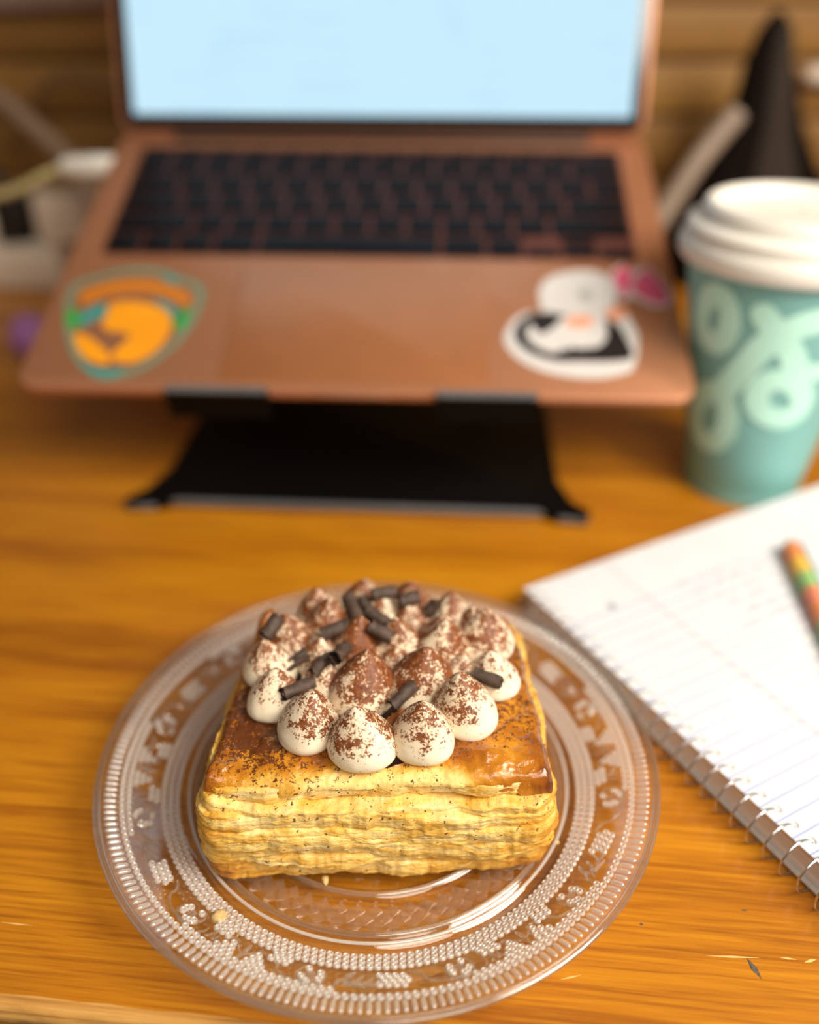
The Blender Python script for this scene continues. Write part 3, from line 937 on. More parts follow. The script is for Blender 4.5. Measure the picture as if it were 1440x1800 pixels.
# ------------------------------------------------------------------ pressed-glass plate
PX, PY, PR = -1.13, 23.42, 10.0
plate = empty('glass_plate', (PX, PY, 0))
tag(plate, 'round clear pressed-glass plate with beaded scroll rim holding the pastry', 'plate')
topp = [(0, .50), (4.95, .50), (5.05, .60), (5.2, .64), (5.33, .56), (5.4, .46), (6.38, .46), (6.46, .58), (6.62, .64), (6.76, .56), (6.84, .60), (6.93, .58), (7.05, .46), (7.2, .50), (7.6, .68), (8.0, .90), (8.5, 1.18), (9.0, 1.44), (9.3, 1.56), (9.62, 1.68), (9.86, 1.78), (9.96, 1.80), (10.0, 1.74)]
botp = [(9.96, 1.64), (9.7, 1.48), (9.3, 1.30), (8.8, 1.05), (8.2, .70), (7.6, .40), (7.2, .22), (7.0, .10), (6.9, .01), (6.7, .01), (6.55, .14), (6.4, .2), (3, .2), (0, .2)]
MB().lathe(topp + botp, 220).build('plate_body', M['glass'], plate)
tr_, tz_ = [p[0] for p in topp], [p[1] for p in topp]
def ptop(r): return float(np.interp(r, tr_, tz_))
def pslope(r): return math.atan2(ptop(r + .1) - ptop(r - .1), .2)
# one moulded bead: small ring with a dimple
bead_prof = [(.118, -.03), (.116, .035), (.100, .066), (.080, .074), (.060, .062), (.048, .035), (.046, -.03)]
bead_me = MB().lathe(bead_prof, 12).mesh('glass_bead')
beads = []       # (r, angle)
def pol(r, a): return (r * math.cos(a), r * math.sin(a))
for k, r in enumerate((7.32, 7.54, 7.76)):
    n = int(2 * math.pi * r / .245)
    for i in range(n): beads.append((r, 2 * math.pi * (i + .5 * (k % 2)) / n))
for k, r in enumerate((8.86, 9.07)):
    n = int(2 * math.pi * r / .25)
    for i in range(n):
        a = 2 * math.pi * (i + .5 * (k % 2)) / n
        if k == 1 or math.sin(6 * a + .9) > -.15: beads.append((r, a))          # inner row only in patches
NM = 12                                            # ornament repeats
A0 = D2R(-90) + D2R(3)
scroll = MB()
def rim_pt(r, a, up=.02): return (r * math.cos(a), r * math.sin(a), ptop(r) + up)
def rim_tube(pts, rad):
    P = open_spline(pts, 5)
    n = len(P)
    rads = [rad * (.45 + .55 * math.sin(math.pi * min(1, max(0, (i + .5) / n)))) for i in range(n)]
    scroll.tube([rim_pt(r, a) for r, a in P], rads, 6)
for q in range(NM):
    c = A0 + 2 * math.pi * q / NM
    w_ = 2 * math.pi / NM
    sg = 1 if q % 2 == 0 else -1
    # round medallion: scroll ring, flower, bead arcs
    mc = c + w_ * .5; mr = 8.38
    arc = [(mr + .42 * math.sin(t), mc + sg * .42 * math.cos(t) / mr) for t in np.linspace(D2R(-60), D2R(215), 12)]
    rim_tube(arc, .055)
    for k in range(6):
        t = 2 * math.pi * k / 6
        rim_tube([(mr + .05 * math.sin(t), mc + .05 * math.cos(t) / mr), (mr + .15 * math.sin(t), mc + .15 * math.cos(t) / mr)], .045)
    for t in (25, 55, 80, 150, 180, 210, 300):
        beads.append((mr + .29 * math.sin(D2R(t)), mc + sg * .29 * math.cos(D2R(t)) / mr))
    # lozenge of beads beside it
    if q % 2 == 0:
        for i in range(4):
            for j in range(3):
                beads.append((8.16 + .19 * j + .02 * i, c + w_ * .0 + (i - 1.5 + .5 * (j % 2)) * .235 / 8.4 + w_ * .04))
        # leaf sprays
        for k in range(4):
            a = c - w_ * (.22 - .07 * k)
            rim_tube([(8.05 + .1 * k, a), (8.3 + .08 * k, a - .02), (8.55, a - .06)], .06)
    else:
        # stem with two curls, stepped bead triangles either side
        rim_tube([(8.02, c), (8.4, c + .004), (8.75, c)], .075)
        for s2 in (-1, 1):
            rim_tube([(8.45, c + s2 * .01), (8.3, c + s2 * .035), (8.12, c + s2 * .05), (8.1, c + s2 * .075), (8.2, c + s2 * .085)], .05)
            for j in range(3):
                for i in range(3 - j):
                    beads.append((8.67 - .19 * j, c + s2 * (.035 + .028 * i + .010 * j)))
            for j in range(2):
                for i in range(3):
                    beads.append((7.97 + .19 * j, c + s2 * (.105 + .028 * (i - .3 * j))))
    # long flowing scroll
    rim_tube([(8.05, c + w_ * .16), (8.2, c + w_ * .24), (8.55, c + w_ * .28), (8.76, c + w_ * .40), (8.78, c + w_ * .6)], .05)
    rim_tube([(8.0, c + w_ * .80), (8.18, c + w_ * .74), (8.5, c + w_ * .76), (8.7, c + w_ * .88)], .05)
    for k in range(3):
        a = c + w_ * (.66 + .05 * k)
        rim_tube([(8.72 - .05 * k, a), (8.55, a + .012), (8.36, a + .01)], .04)
scroll.build('scroll_ornament', M['glass_relief'], plate)
# nearest beads singly, the rest as one
def bead_depth(b):
    return PY + b[0] * math.sin(b[1])
beads.sort(key=bead_depth)
rest = MB()
for i, (r, a) in enumerate(beads):
    z = ptop(r); sl = pslope(r)
    R_ = Matrix.Rotation(a, 3, 'Z') @ Matrix.Rotation(-sl, 3, 'Y')
    if i < 300:
        obj('glass_bead', bead_me, M['glass_bead'], plate, (r * math.cos(a), r * math.sin(a), z), R_.to_euler())
    else:
        b_ = MB().lathe(bead_prof, 8)
        rest.add([R_ @ Vector(v) + Vector((r * math.cos(a), r * math.sin(a), z)) for v in b_.v], b_.f)
ro = rest.build('bead_relief', M['glass_bead'], plate); ro['kind'] = 'stuff'
# ribs round the rim
rib = MB(); L_ = .24
nu, nv = 12, 8
PP = np.zeros((nu, nv, 3))
for i, t in enumerate(np.linspace(-1, 1, nu)):
    e = math.sqrt(max(0, 1 - t ** 4))
    for j, ph in enumerate(np.linspace(0, math.pi, nv)):
        PP[i, j] = (L_ * t, .088 * e * math.cos(ph), -.015 + .085 * e * math.sin(ph))
rib_me = grid_mesh('rim_rib', PP)
NRIB = 232
for i in range(NRIB):
    a = 2 * math.pi * i / NRIB; r = 9.42
    R_ = Matrix.Rotation(a, 3, 'Z') @ Matrix.Rotation(-pslope(r), 3, 'Y')
    obj('rim_rib', rib_me, M['glass_rib'], plate, (r * math.cos(a), r * math.sin(a), ptop(r)), R_.to_euler())
# thick outer lip and the moulded rings round the well
def torus(r, z, rad_r, rad_z, name, mat, seg=200):
    MB().lathe([(r + rad_r * math.cos(a), z + rad_z * math.sin(a)) for a in np.linspace(-.4, 2 * math.pi - .4, 13)], seg).build(name, mat, plate)
torus(9.86, 1.73, .14, .09, 'rim_lip', M['glass_lip'])
torus(6.60, .60, .11, .09, 'well_ring', M['glass_lip'])
torus(6.88, .59, .055, .05, 'well_ring', M['glass_bead'])  # whitened glass paints the bright line along the groove
torus(5.18, .58, .10, .09, 'well_ring', M['glass_relief'])
# cut diamonds round the well, inner points
def pyramid(hl, hw, h):
    mb = MB(); mb.add([(-hl, 0, 0), (0, -hw, 0), (hl, 0, 0), (0, hw, 0), (0, 0, h)], [(0, 1, 4), (1, 2, 4), (2, 3, 4), (3, 0, 4)])
    return mb
dia = [(5.68, 64, 0, pyramid(.27, .275, .22).mesh('cut_diamond', False)), (5.94, 64, .5, pyramid(.27, .29, .24).mesh('cut_diamond', False)), (6.20, 64, 0, pyramid(.27, .30, .22).mesh('cut_diamond', False)), (4.50, 44, 0, pyramid(.45, .31, .10).mesh('cut_diamond', False))]
for r, n, off, me in dia:
    for i in range(n):
        a = 2 * math.pi * (i + off) / n
        obj('cut_diamond', me, M['glass_relief'] if r > 5 else M['glass'], plate, (r * math.cos(a), r * math.sin(a), .465 if r > 5 else .50), (0, 0, a))

# ------------------------------------------------------------------ pastry
QX, QY, QZ = -1.10, 23.05, .66
QROT = D2R(1.6)
pastry = empty('cream_pastry', (QX, QY, QZ), (0, 0, QROT))
tag(pastry, 'square puff pastry topped with cocoa-dusted cream dollops on the glass plate', 'pastry')
def outline(s, hw, hd, rad):
    """rounded rectangle, s in [0,1) from the middle of the front edge, counter-clockwise; returns x, y, nx, ny"""
    s = np.asarray(s, float)
    segs = [hw - rad, math.pi / 2 * rad, 2 * (hd - rad), math.pi / 2 * rad, 2 * (hw - rad), math.pi / 2 * rad, 2 * (hd - rad), math.pi / 2 * rad, hw - rad]
    cum = np.concatenate([[0], np.cumsum(segs)])
    t = (s % 1) * cum[-1]
    x = np.zeros_like(t); y = np.zeros_like(t); nx = np.zeros_like(t); ny = np.zeros_like(t)
    for k in range(9):
        mk = (t >= cum[k]) & (t <= cum[k + 1])
        u = t[mk] - cum[k]
        if k == 0: x[mk] = u; y[mk] = -hd; ny[mk] = -1
        elif k == 2: x[mk] = hw; y[mk] = -hd + rad + u; nx[mk] = 1
        elif k == 4: x[mk] = hw - rad - u; y[mk] = hd; ny[mk] = 1
        elif k == 6: x[mk] = -hw; y[mk] = hd - rad - u; nx[mk] = -1
        elif k == 8: x[mk] = -hw + rad + u; y[mk] = -hd; ny[mk] = -1
        else:
            cx_, cy_, a0 = {1: (hw - rad, -hd + rad, -90), 3: (hw - rad, hd - rad, 0), 5: (-hw + rad, hd - rad, 90), 7: (-hw + rad, -hd + rad, 180)}[k]
            a = D2R(a0) + u / rad
            x[mk] = cx_ + rad * np.cos(a); y[mk] = cy_ + rad * np.sin(a); nx[mk] = np.cos(a); ny[mk] = np.sin(a)
    return x, y, nx, ny
NS = 760
ss = np.arange(NS) / NS
HW0, HD0, RAD = 5.45, 4.15, .75
def shape_at(zrel):
    """half sizes at relative height 0..1: slightly narrower foot, bulging belly"""
    return HW0 + .14 * (1 - zrel), HD0 - .10 + .30 * zrel
def trapez(x, y):                                       # the far side is a little narrower
    return np.where(np.asarray(x) < 0, x * (1 - .021 * (np.asarray(y) + 4)), x * (1 - .006 * (np.asarray(y) + 4))), y
HT = 4.0
ang = ss * 2 * math.pi
def ring_noise(freq, seed, z=0.0):
    return fbm(np.cos(ang) * freq, np.sin(ang) * freq, z, seed, 4)
ox, oy, onx, ony = outline(ss, HW0, HD0, RAD)
def sag(x, y): return .34 * (np.abs(x) / HW0) ** 2.2 - .10                # corners lifted off the plate
NL = 9
zc_ = np.linspace(.2, HT - .42, NL) + np.array([random.Random(50 + i).uniform(-.09, .09) for i in range(NL)])
for i in range(NL):
    zr = zc_[i] / HT
    hw, hd = shape_at(zr)
    x, y, nx, ny = outline(ss, hw, hd, RAD)
    warp = .26 * fbm(x * .26, y * .26, i * .45, 7) + .13 * fbm(x * .7, y * .7, i * .9, 9)
    if i == 0: warp = warp * .3
    thick = .30 + .24 * fbm(x * .42, y * .42, i * 1.7, 21) + .08 * fbm(x * 1.3, y * 1.3, i * 2.7, 23)
    thick = np.clip(thick, .07, .62)
    ext = .20 * fbm(x * .35, y * .35, i * .9, 31) + .17 * fbm(x * .9, y * .9, i * 3.3, 33) + .05 * fbm(x * 4.0, y * 4.0, i * 3.3, 35)
    ext = ext + .24 * math.sin(math.pi * zr) + .35 * (thick - .30) - (.16 if i == NL - 1 else 0)
    rag = .10 * np.abs(fbm(x * 5, y * 5, i * 5.1, 37)) + .05 * fbm(x * 12, y * 12, i, 39)
    phis = np.linspace(-math.pi / 2, math.pi / 2, 17)
    PP = np.zeros((NS, len(phis) + 2, 3)); bake_tone = np.zeros((NS, len(phis) + 2)); dust = np.zeros_like(bake_tone)
    for j in range(len(phis) + 2):
        if j == 0: ph, inn = -math.pi / 2, -.9
        elif j == len(phis) + 1: ph, inn = math.pi / 2, -.9
        else: ph, inn = phis[j - 1], 0
        cph = max(0.0, math.cos(ph))
        zl_ = thick * math.sin(ph)
        # fine secondary leaves: stepped ledges that follow the layer
        led = fbm(x * .9, y * .9, (zl_ * 9 + i * 4), 45)
        led2 = fbm(x * 2.6, y * 2.6, (zl_ * 26 + i * 7), 46)
        fine = .055 * led + .038 * led2 + .025 * fbm(x * 9, y * 9, j * .9 + i, 43)
        off = -.15 + ext - .5 * np.clip(-ny, 0, 1) * sstep(.58, 1, zr) + .06 * fbm(x * 1.2, zl_ * 1.5 + zc_[i] * 1.2, 0, 51) + (.15 * cph ** .6) * (1 + rag) + fine * (.3 + .7 * cph) + inn
        zz = zc_[i] + warp + sag(x, y) * (1 - zr) + zl_ + .04 * led2
        X, Y = trapez(x + nx * off, y + ny * off)
        PP[:, j, 0] = X; PP[:, j, 1] = Y; PP[:, j, 2] = np.minimum(np.maximum(zz, .02), HT - .14)
        bake_tone[:, j] = .12 + .26 * np.clip(ext * 1.6 + .1, 0, 1) * cph + .9 * np.clip(led, -.5, .5) * .25 + .25 * (np.abs(x) / HW0) ** 6 + (.40 if i == 0 else (.22 if i == 1 else 0)) * sstep(.1, .8, np.abs(x) / HW0) + .20 * fbm(x * .6, y * .6, i * .6, 47) + .10 * (1 - cph)  # browning, plus a darker tone towards the creases between layers
        dust[:, j] = .5 + .6 * fbm(x * .5, zz * .5, 0, 49) + .30 * zr
    obj('pastry_layer', grid_mesh('pastry_layer', PP, True, attr={'bake_tone': bake_tone, 'dust': dust}), M['layer'], pastry)
# solid core behind the layers
cx_, cy_, cnx, cny = outline(ss[::10], HW0 - .75, HD0 - .75, RAD)
n = len(cx_)
mb = MB()
mb.prism([trapez(a, b) for a, b in zip(cx_, cy_)], .12, HT - .15)
core = mb.build('crumb_core', M['crumb'], pastry, False)
# top crust: glazed sheet with blisters and a lip that hangs over the edge
NR = 150
tt = np.concatenate([np.linspace(0.02, .84, 95), np.linspace(.845, 1.0, NR - 95)])
front = np.clip(-ony, 0, 1)
mid = np.exp(-np.abs((ox - .2) / 3.6) ** 3) * front
lip = .62 + .45 * ring_noise(3.2, 61) - .42 * mid + .18 * np.exp(-((ox - 3.6) / 1.5) ** 2) * front
lip = np.clip(lip, .2, 1.1)
PP = np.zeros((NS, NR, 3)); bake_tone = np.zeros((NS, NR)); dust = np.zeros((NS, NR))
topz0 = HT + .12
for j, t in enumerate(tt):
    e = sstep(.86, 1.0, t)
    tl = min(t, .93) / .93
    k = 1.0 + .012
    x = ox * k * (.965 * min(1, t / .93) if t < .93 else .965 + .035 * math.sin((t - .93) / .07 * math.pi / 2))
    y = oy * (k + .045 - .125 * front) * (.965 * min(1, t / .93) if t < .93 else .965 + .035 * math.sin((t - .93) / .07 * math.pi / 2))
    dome = .18 * (1 - tl ** 2)
    bl = .16 * fbm(x * .7, y * .7, 0, 71) + .14 * np.maximum(0, fbm(x * 1.6, y * 1.6, 0, 73)) + .035 * fbm(x * 4.2, y * 4.2, 0, 75) + .012 * fbm(x * 11, y * 11, 0, 77)
    drop = lip * max(0, (t - .90) / .10) ** 1.9 + .16 * sstep(.70, .95, t) * front
    X, Y = trapez(x, y)
    edge_w = .20 * fbm(ox * .8, oy * .8, t * 2, 79) * e + .05 * fbm(ox * 4, oy * 4, t * 6, 81) * e
    PP[:, j, 0] = X + onx * edge_w; PP[:, j, 1] = Y + ony * edge_w
    PP[:, j, 2] = topz0 + dome + bl * (1 - .3 * e) - drop + .22 * np.exp(-(((x - 3.4) / 1.3) ** 2 + ((y + 3.2) / .8) ** 2)) + .45 * np.exp(-(((x + 5.0) / .5) ** 2 + ((y - 4.1) / .5) ** 2))
    bake_tone[:, j] = .52 + .30 * fbm(x * .8, y * .8, 0, 83) + .12 * fbm(x * 2.2, y * 2.2, 0, 85) + .18 * (np.abs(ox) / HW0) ** 4 * sstep(.6, 1, t) + 1.3 * bl - .60 * mid * sstep(.74, .95, t) - .12 * front * sstep(.75, 1, t) + .34 * np.exp(-(((x - 4.0) / 1.7) ** 2 + ((y + 4.1) / .55) ** 2)) + .25 * e * np.abs(onx)
    rr_c = np.hypot((x - .0) / 4.4, (y - .6) / 4.2)
    dust[:, j] = np.clip(1.25 - 1.0 * np.abs(rr_c - .95) * 1.6, 0, 1) * (.75 - .5 * sstep(1.5, 4, x) * sstep(-1, -4, y) + .35 * fbm(x * .5, y * .5, 0, 87)) * (1 - .5 * sstep(-2.0, -3.6, y)) + .22 * sstep(-1.5, -4, x) * sstep(1.5, -1, y)
obj('top_crust', grid_mesh('top_crust', PP, True, attr={'bake_tone': bake_tone, 'dust': dust}), M['crust'], pastry)
# browned bottom sheet
bx, by, bnx, bny = outline(ss[::4], HW0 - .25, HD0 - .35, RAD)
mb = MB()
wv = .10 * fbm(bx * 1.2, by * 1.2, 0, 91)
P = [trapez(a * (1 + .03 * w1), b * (1 + .03 * w1)) for a, b, w1 in zip(bx, by, wv)]
n = len(P)
zb = np.maximum(.0, sag(bx, by) * .8)
mb.add([(P[i][0], P[i][1], zb[i]) for i in range(n)] + [(P[i][0], P[i][1], zb[i] + .10) for i in range(n)] + [(0, 0, 0), (0, 0, .1)],
       [(i, (i + 1) % n, n + (i + 1) % n, n + i) for i in range(n)] + [((i + 1) % n, i, 2 * n) for i in range(n)] + [(n + i, n + (i + 1) % n, 2 * n + 1) for i in range(n)])
bo = mb.build('bottom_crust', M['layer'], pastry)
# chocolate filling under the cream
CREAM_Z = QZ + HT + .30
ROTq = Matrix.Rotation(-QROT, 3, 'Z')
def q_loc(p): return ROTq @ (Vector(p) - Vector((QX, QY, QZ)))
fill_px = [(500, 1236), (560, 1290), (640, 1336), (700, 1342), (780, 1302), (850, 1262), (885, 1215), (890, 1140), (840, 1080), (740, 1050), (640, 1045), (540, 1075), (480, 1130), (470, 1190)]
fp = [q_loc(at_z(a, b, CREAM_Z)) for a, b in fill_px]
fp = smooth_poly([(p.x, p.y) for p in fp], 5)
mb = MB()
n = len(fp); cxf = sum(p[0] for p in fp) / n; cyf = sum(p[1] for p in fp) / n
mb.add([(x, y, HT + .02) for x, y in fp] + [(cxf + (x - cxf) * .97, cyf + (y - cyf) * .97, HT + .34) for x, y in fp] + [(cxf, cyf, HT + .46)],
       [(i, (i + 1) % n, n + (i + 1) % n, n + i) for i in range(n)] + [(n + i, n + (i + 1) % n, 2 * n) for i in range(n)])
mb.build('chocolate_filling', M['filling'], pastry)

# cream dollops: (pixel centre, radius px, height factor, dust)
DOL = [(636, 1300, 58, 1.0, .30), (742, 1290, 54, 1.12, .30), (817, 1244, 57, 1.02, .34), (541, 1268, 55, 1.0, .55), (637, 1208, 59, .96, .85), (740, 1196, 57, 1.0, .70),
       (483, 1221, 47, .95, .45), (866, 1186, 45, .95, .28), (474, 1168, 47, .9, .45), (570, 1188, 42, .95, .45), (625, 1138, 48, 1.1, .85), (776, 1142, 50, 1.05, .55), (852, 1122, 50, .95, .40),
       (706, 1136, 46, 1.0, .60), (511, 1122, 46, 1.0, .55), (558, 1150, 40, .9, .60), (575, 1098, 45, 1.0, .65), (563, 1072, 42, 1.0, .6), (638, 1052, 38, 1.0, .6), (665, 1076, 40, 1.0, .6),
       (722, 1056, 38, 1.0, .65), (724, 1088, 38, .9, .6), (793, 1084, 42, 1.0, .55), (838, 1098, 40, .95, .5), (688, 1160, 36, .8, .5), (808, 1176, 38, .85, .45), (778, 1118, 42, .9, .6), (612, 1096, 36, .9, .7)]
prof_d = [(0, -.10), (.74, -.08), (.92, .05), (.995, .20), (1.0, .36), (.95, .56), (.86, .77), (.735, .98), (.60, 1.17), (.455, 1.35), (.32, 1.50), (.21, 1.61), (.12, 1.69), (.05, 1.74), (.0, 1.76)]
prof_r = np.interp(np.linspace(0, 14, 34), range(15), [p[0] for p in prof_d])
prof_z = np.interp(np.linspace(0, 14, 34), range(15), [p[1] for p in prof_d])
BV = []; BF = []
for i, (px, py, rp, hf, du) in enumerate(DOL):
    r0 = random.Random(100 + i)
    c = at_z(px, py, CREAM_Z + .45)
    depth = (c - CAM).dot(Vector((0, math.cos(PITCH), -math.sin(PITCH))))
    R = 1.05 * rp * depth / F_PX
    lc = q_loc(c)
    na = 44
    th_ = np.arange(na) / na * 2 * math.pi
    lean = Vector((r0.uniform(-.22, .22), r0.uniform(-.1, .28)))
    PP = np.zeros((na, 34, 3)); dd = np.zeros((na, 34))
    for j in range(34):
        rr = prof_r[j] * R; zz = prof_z[j] * R * hf * .98
        wob = 1 + .05 * np.cos(2 * th_ + r0.random() * .01 + i) + .055 * noise3(np.cos(th_) * 1.3 + i * 5, np.sin(th_) * 1.3, zz * 1.4, 5) + .018 * noise3(np.cos(th_) * 5 + i * 5, np.sin(th_) * 5, zz * 6, 6)
        q = max(0, prof_z[j] / 1.76)
        PP[:, j, 0] = rr * wob * np.cos(th_) + lean.x * R * q ** 2.2
        PP[:, j, 1] = rr * wob * np.sin(th_) + lean.y * R * q ** 2.2
        PP[:, j, 2] = zz
        dd[:, j] = np.clip((.30 + .62 * du) * (.48 + .85 * sstep(.10, .60, q)) + .24 * np.sin(th_) * (1 - q) + .42 * noise3(np.cos(th_) * 1.5 + i * 9, np.sin(th_) * 1.5, q * 2, 8), 0, 1.15)
    o = obj('cream_dollop', grid_mesh('cream_dollop', PP, True, attr={'dust': dd}), M['cream'], pastry, (lc.x, lc.y, HT + .20))
    base_i = len(BV)
    Rm = Matrix.Rotation(QROT, 3, 'Z')
    for v in PP.reshape(-1, 3):
        w_ = Rm @ Vector((lc.x + v[0], lc.y + v[1], HT + .20 + v[2])) + Vector((QX, QY, QZ))
        BV.append(w_)
    for a in range(na):
        for j in range(33):
            a2 = (a + 1) % na
            BF.append((base_i + a * 34 + j, base_i + a2 * 34 + j, base_i + a2 * 34 + j + 1, base_i + a * 34 + j + 1))
bvh = BVHTree.FromPolygons(BV, BF)
def on_cream(px, py):
    hit = bvh.ray_cast(CAM, ray_dir(px, py).normalized())
    return (hit[0], hit[1]) if hit[0] is not None else (at_z(px, py, CREAM_Z + 1.0), Vector((0, 0, 1)))

# chocolate curls: rolled shavings resting on the cream
def curl(p0, p1, rad, turns, label, lift=.0, droop=0.0, pull=0.0):
    (a, na_), (b, nb_) = on_cream(*p0), on_cream(*p1)
    mid, nm = on_cream((p0[0] + p1[0]) / 2, (p0[1] + p1[1]) / 2)
    da = (a - CAM).length; dm = (mid - CAM).length
    # keep both ends near the depth of the middle contact
    a = CAM + (a - CAM).normalized() * (dm + max(-.35, min(.35, da - dm)))
    db = (b - CAM).length
    b = CAM + (b - CAM).normalized() * (dm + max(-.35, min(.35, db - dm)))
    up = Vector((0, -.35, 1)).normalized() * (rad * .8 + lift)
    a = a + up; b = b + up
    a = a + (CAM - a).normalized() * pull              # end tilted towards the viewer
    ax = (b - a); L = ax.length; ax.normalize()
    e1 = ax.cross(Vector((0, 0, 1))).normalized(); e2 = ax.cross(e1)
    r0 = random.Random(int(p0[0] * 7 + p0[1]))
    nt = 40; nl = 14
    th0 = r0.uniform(0, 6.28)
    PP = np.zeros((nt * 2, nl, 3))
    for k in range(nt * 2):
        kk = k if k < nt else 2 * nt - 1 - k
        t = kk / (nt - 1)
        r = rad * (1.0 - .26 * t) - (.05 * rad if k >= nt else 0) - (.16 * rad if k >= nt else 0)
        an = th0 + t * turns * 2 * math.pi
        for l in range(nl):
            q = l / (nl - 1)
            jag = (.05 * math.sin(an * 3 + l) + .04 * math.sin(an * 7 + r0.random() * .5)) * rad if l in (0, nl - 1) else 0
            rr = r * (1 + .05 * math.sin(q * 9 + an * 2))
            p = a + ax * (q * L + jag * 2) + (e1 * math.cos(an) + e2 * math.sin(an)) * rr + Vector((0, 0, -droop * (2 * q - 1) ** 2))
            PP[k, l] = p
    base_p = a + ax * L / 2
    PP = PP - np.array(base_p)
    me = grid_mesh('chocolate_curl', PP, True)
    o = obj('chocolate_curl', me, M['chocolate'], None, base_p)
    tag(o, label, 'chocolate curl', 'chocolate curls on the cream')
    return o
curl((498, 1226), (551, 1204), 0.23, 1.5, 'dark chocolate curl at the front left, lying across a dollop of cream')
curl((832, 1191), (880, 1208), 0.26, 1.6, 'dark chocolate curl on the rightmost dollop, nearest the right crust', .05)
curl((690, 1245), (729, 1207), 0.23, 1.5, 'dark chocolate curl wedged upright between the two front middle dollops')
curl((590, 1166), (610, 1146), 0.26, 1.25, 'short chocolate curl with its round open end facing the viewer', .10, 0, .85)
curl((500, 1180), (541, 1150), 0.24, .8, 'flat greyish chocolate flake on the left dollops, beside the round open curl')
curl((551, 1184), (585, 1154), 0.24, .9, 'curved dark chocolate shaving just left of the round open curl', 0, .12)
curl((468, 1126), (492, 1092), 0.29, 1.4, 'chocolate curl at the far left edge of the cream, near the back corner', .05)
curl((566, 1121), (616, 1103), 0.26, 1.5, 'chocolate curl lying level, left of the steep pair near the back')
curl((612, 1056), (632, 1102), 0.27, 1.5, 'left one of the steep pair of chocolate curls near the back', .1)
curl((636, 1057), (655, 1096), 0.23, 1.5, 'right one of the steep pair of chocolate curls near the back', .1)
curl((648, 1086), (690, 1117), 0.27, 1.6, 'upper of two crossed chocolate curls on the central dollop', .30)
curl((650, 1108), (688, 1129), 0.27, 1.5, 'lower of two crossed chocolate curls on the central dollop', .06)
curl((704, 1066), (736, 1057), 0.27, 1.5, 'short chocolate curl on a back right dollop, blurred', .1)
curl((655, 1052), (696, 1046), 0.24, 1.4, 'rearmost chocolate curl, at the very back of the cream', .1)
curl((752, 1082), (768, 1068), 0.27, 1.4, 'small chocolate curl furthest right among the back ones', .06)

# crumbs on the plate
def crumb(px, py, z, size, label, seed):
    c = at_z(px, py, z)
    r = random.Random(seed)
    n, m_ = 14, 9
    PP = np.zeros((n, m_, 3))
    for i in range(n):
        for j in range(m_):
            a = 2 * math.pi * i / n; ph = math.pi * (j / (m_ - 1)) - math.pi / 2
            k = 1 + .35 * float(noise3(math.cos(a) * math.cos(ph) * 2 + seed * 3, math.sin(a) * math.cos(ph) * 2, math.sin(ph) * 2, seed))
            PP[i, j] = (size[0] * math.cos(a) * math.cos(ph) * k, size[1] * math.sin(a) * math.cos(ph) * k, size[2] * (math.sin(ph) * k + .9))
    o = obj('pastry_crumb', grid_mesh('pastry_crumb', PP, True), M['crumb'], None, (c.x, c.y, z))
    tag(o, label, 'crumb', 'pastry crumbs on the plate')
crumb(386, 1614, .74, (.24, .20, .13), 'largest pale crumb, on the beaded rim left of the pastry', 3)
crumb(977, 1482, .50, (.12, .07, .05), 'small pale crumb on clear glass right of the pastry', 5)
crumb(418, 1642, .52, (.04, .12, .03), 'thin sliver crumb between the well ring and the left beads', 7)
crumb(572, 1552, .66, (.10, .16, .14), 'brown flake hanging under the middle of the pastry front', 9)
crumb(398, 1534, .66, (.26, .10, .09), 'ragged flake under the left front corner of the pastry', 12)

# ------------------------------------------------------------------ background things
# charging cable plugged into the laptop's left side
pl = lap_world(-15.2, 18.9, -.55)
ptip = at_z(196, 297, 0); 
d = ray_dir(165, 297)
def along(px, py, dist):       # point on the pixel ray at a given depth
    return CAM + ray_dir(px, py) * dist
dep_pl = (pl - CAM).dot(Vector((0, math.cos(PITCH), -math.sin(PITCH))))
cable = empty('charging_cable', (-34, 66, 0))
tag(cable, 'cream charging cable with a white plug pushed into the laptop', 'cable')
def cl(p): return Vector(p) - Vector((-34, 66, 0))
P = open_spline([tuple(cl(along(a, b, dep_pl + c))) for a, b, c in ((118, 295, 1.5), (80, 308, 2), (40, 330, 3), (0, 343, 4), (-50, 352, 5), (-110, 352, 6))], 6)
MB().tube(P, .36, 10).build('cord', M['cream_cable'], cable)
P = open_spline([tuple(cl(along(a, b, dep_pl + c))) for a, b, c in ((205, 293, -.2), (180, 294, .2), (150, 295, .8), (118, 295, 1.5))], 5)
n = len(P)
MB().tube(P, [.72 + .12 * math.sin(math.pi * i / (n - 1)) for i in range(n)], 14).build('plug', M['white_plug'], cable)
def cable_obj(name, pts, rad, mat, label, cat='cable'):
    P = open_spline(pts, 8)
    base_p = Vector(P[0])
    mb = MB().tube([Vector(p) - base_p for p in P], rad, 10)
    o = mb.build(name, mat); o.location = base_p * S
    return tag(o, label, cat)
cable_obj('grey_cable', [tuple(along(a, b, c)) for a, b, c in ((-90, 130, 80), (-30, 155, 78), (20, 190, 76), (70, 232, 74), (110, 268, 73), (150, 315, 72), (172, 380, 72))], .78, M['grey_cable'], 'thick greyish-tan cable arching down behind the white plug on the left')
cable_obj('tan_arc', [tuple(at_y(a, b, 88.5)) for a, b in ((30, 230), (55, 185), (85, 150), (125, 138), (170, 146), (210, 165), (250, 200))], .45, M['tan_arc'], 'thin brown tube arching against the wooden wall left of the screen')  # thin brown arc in front of the planks, built as a tube
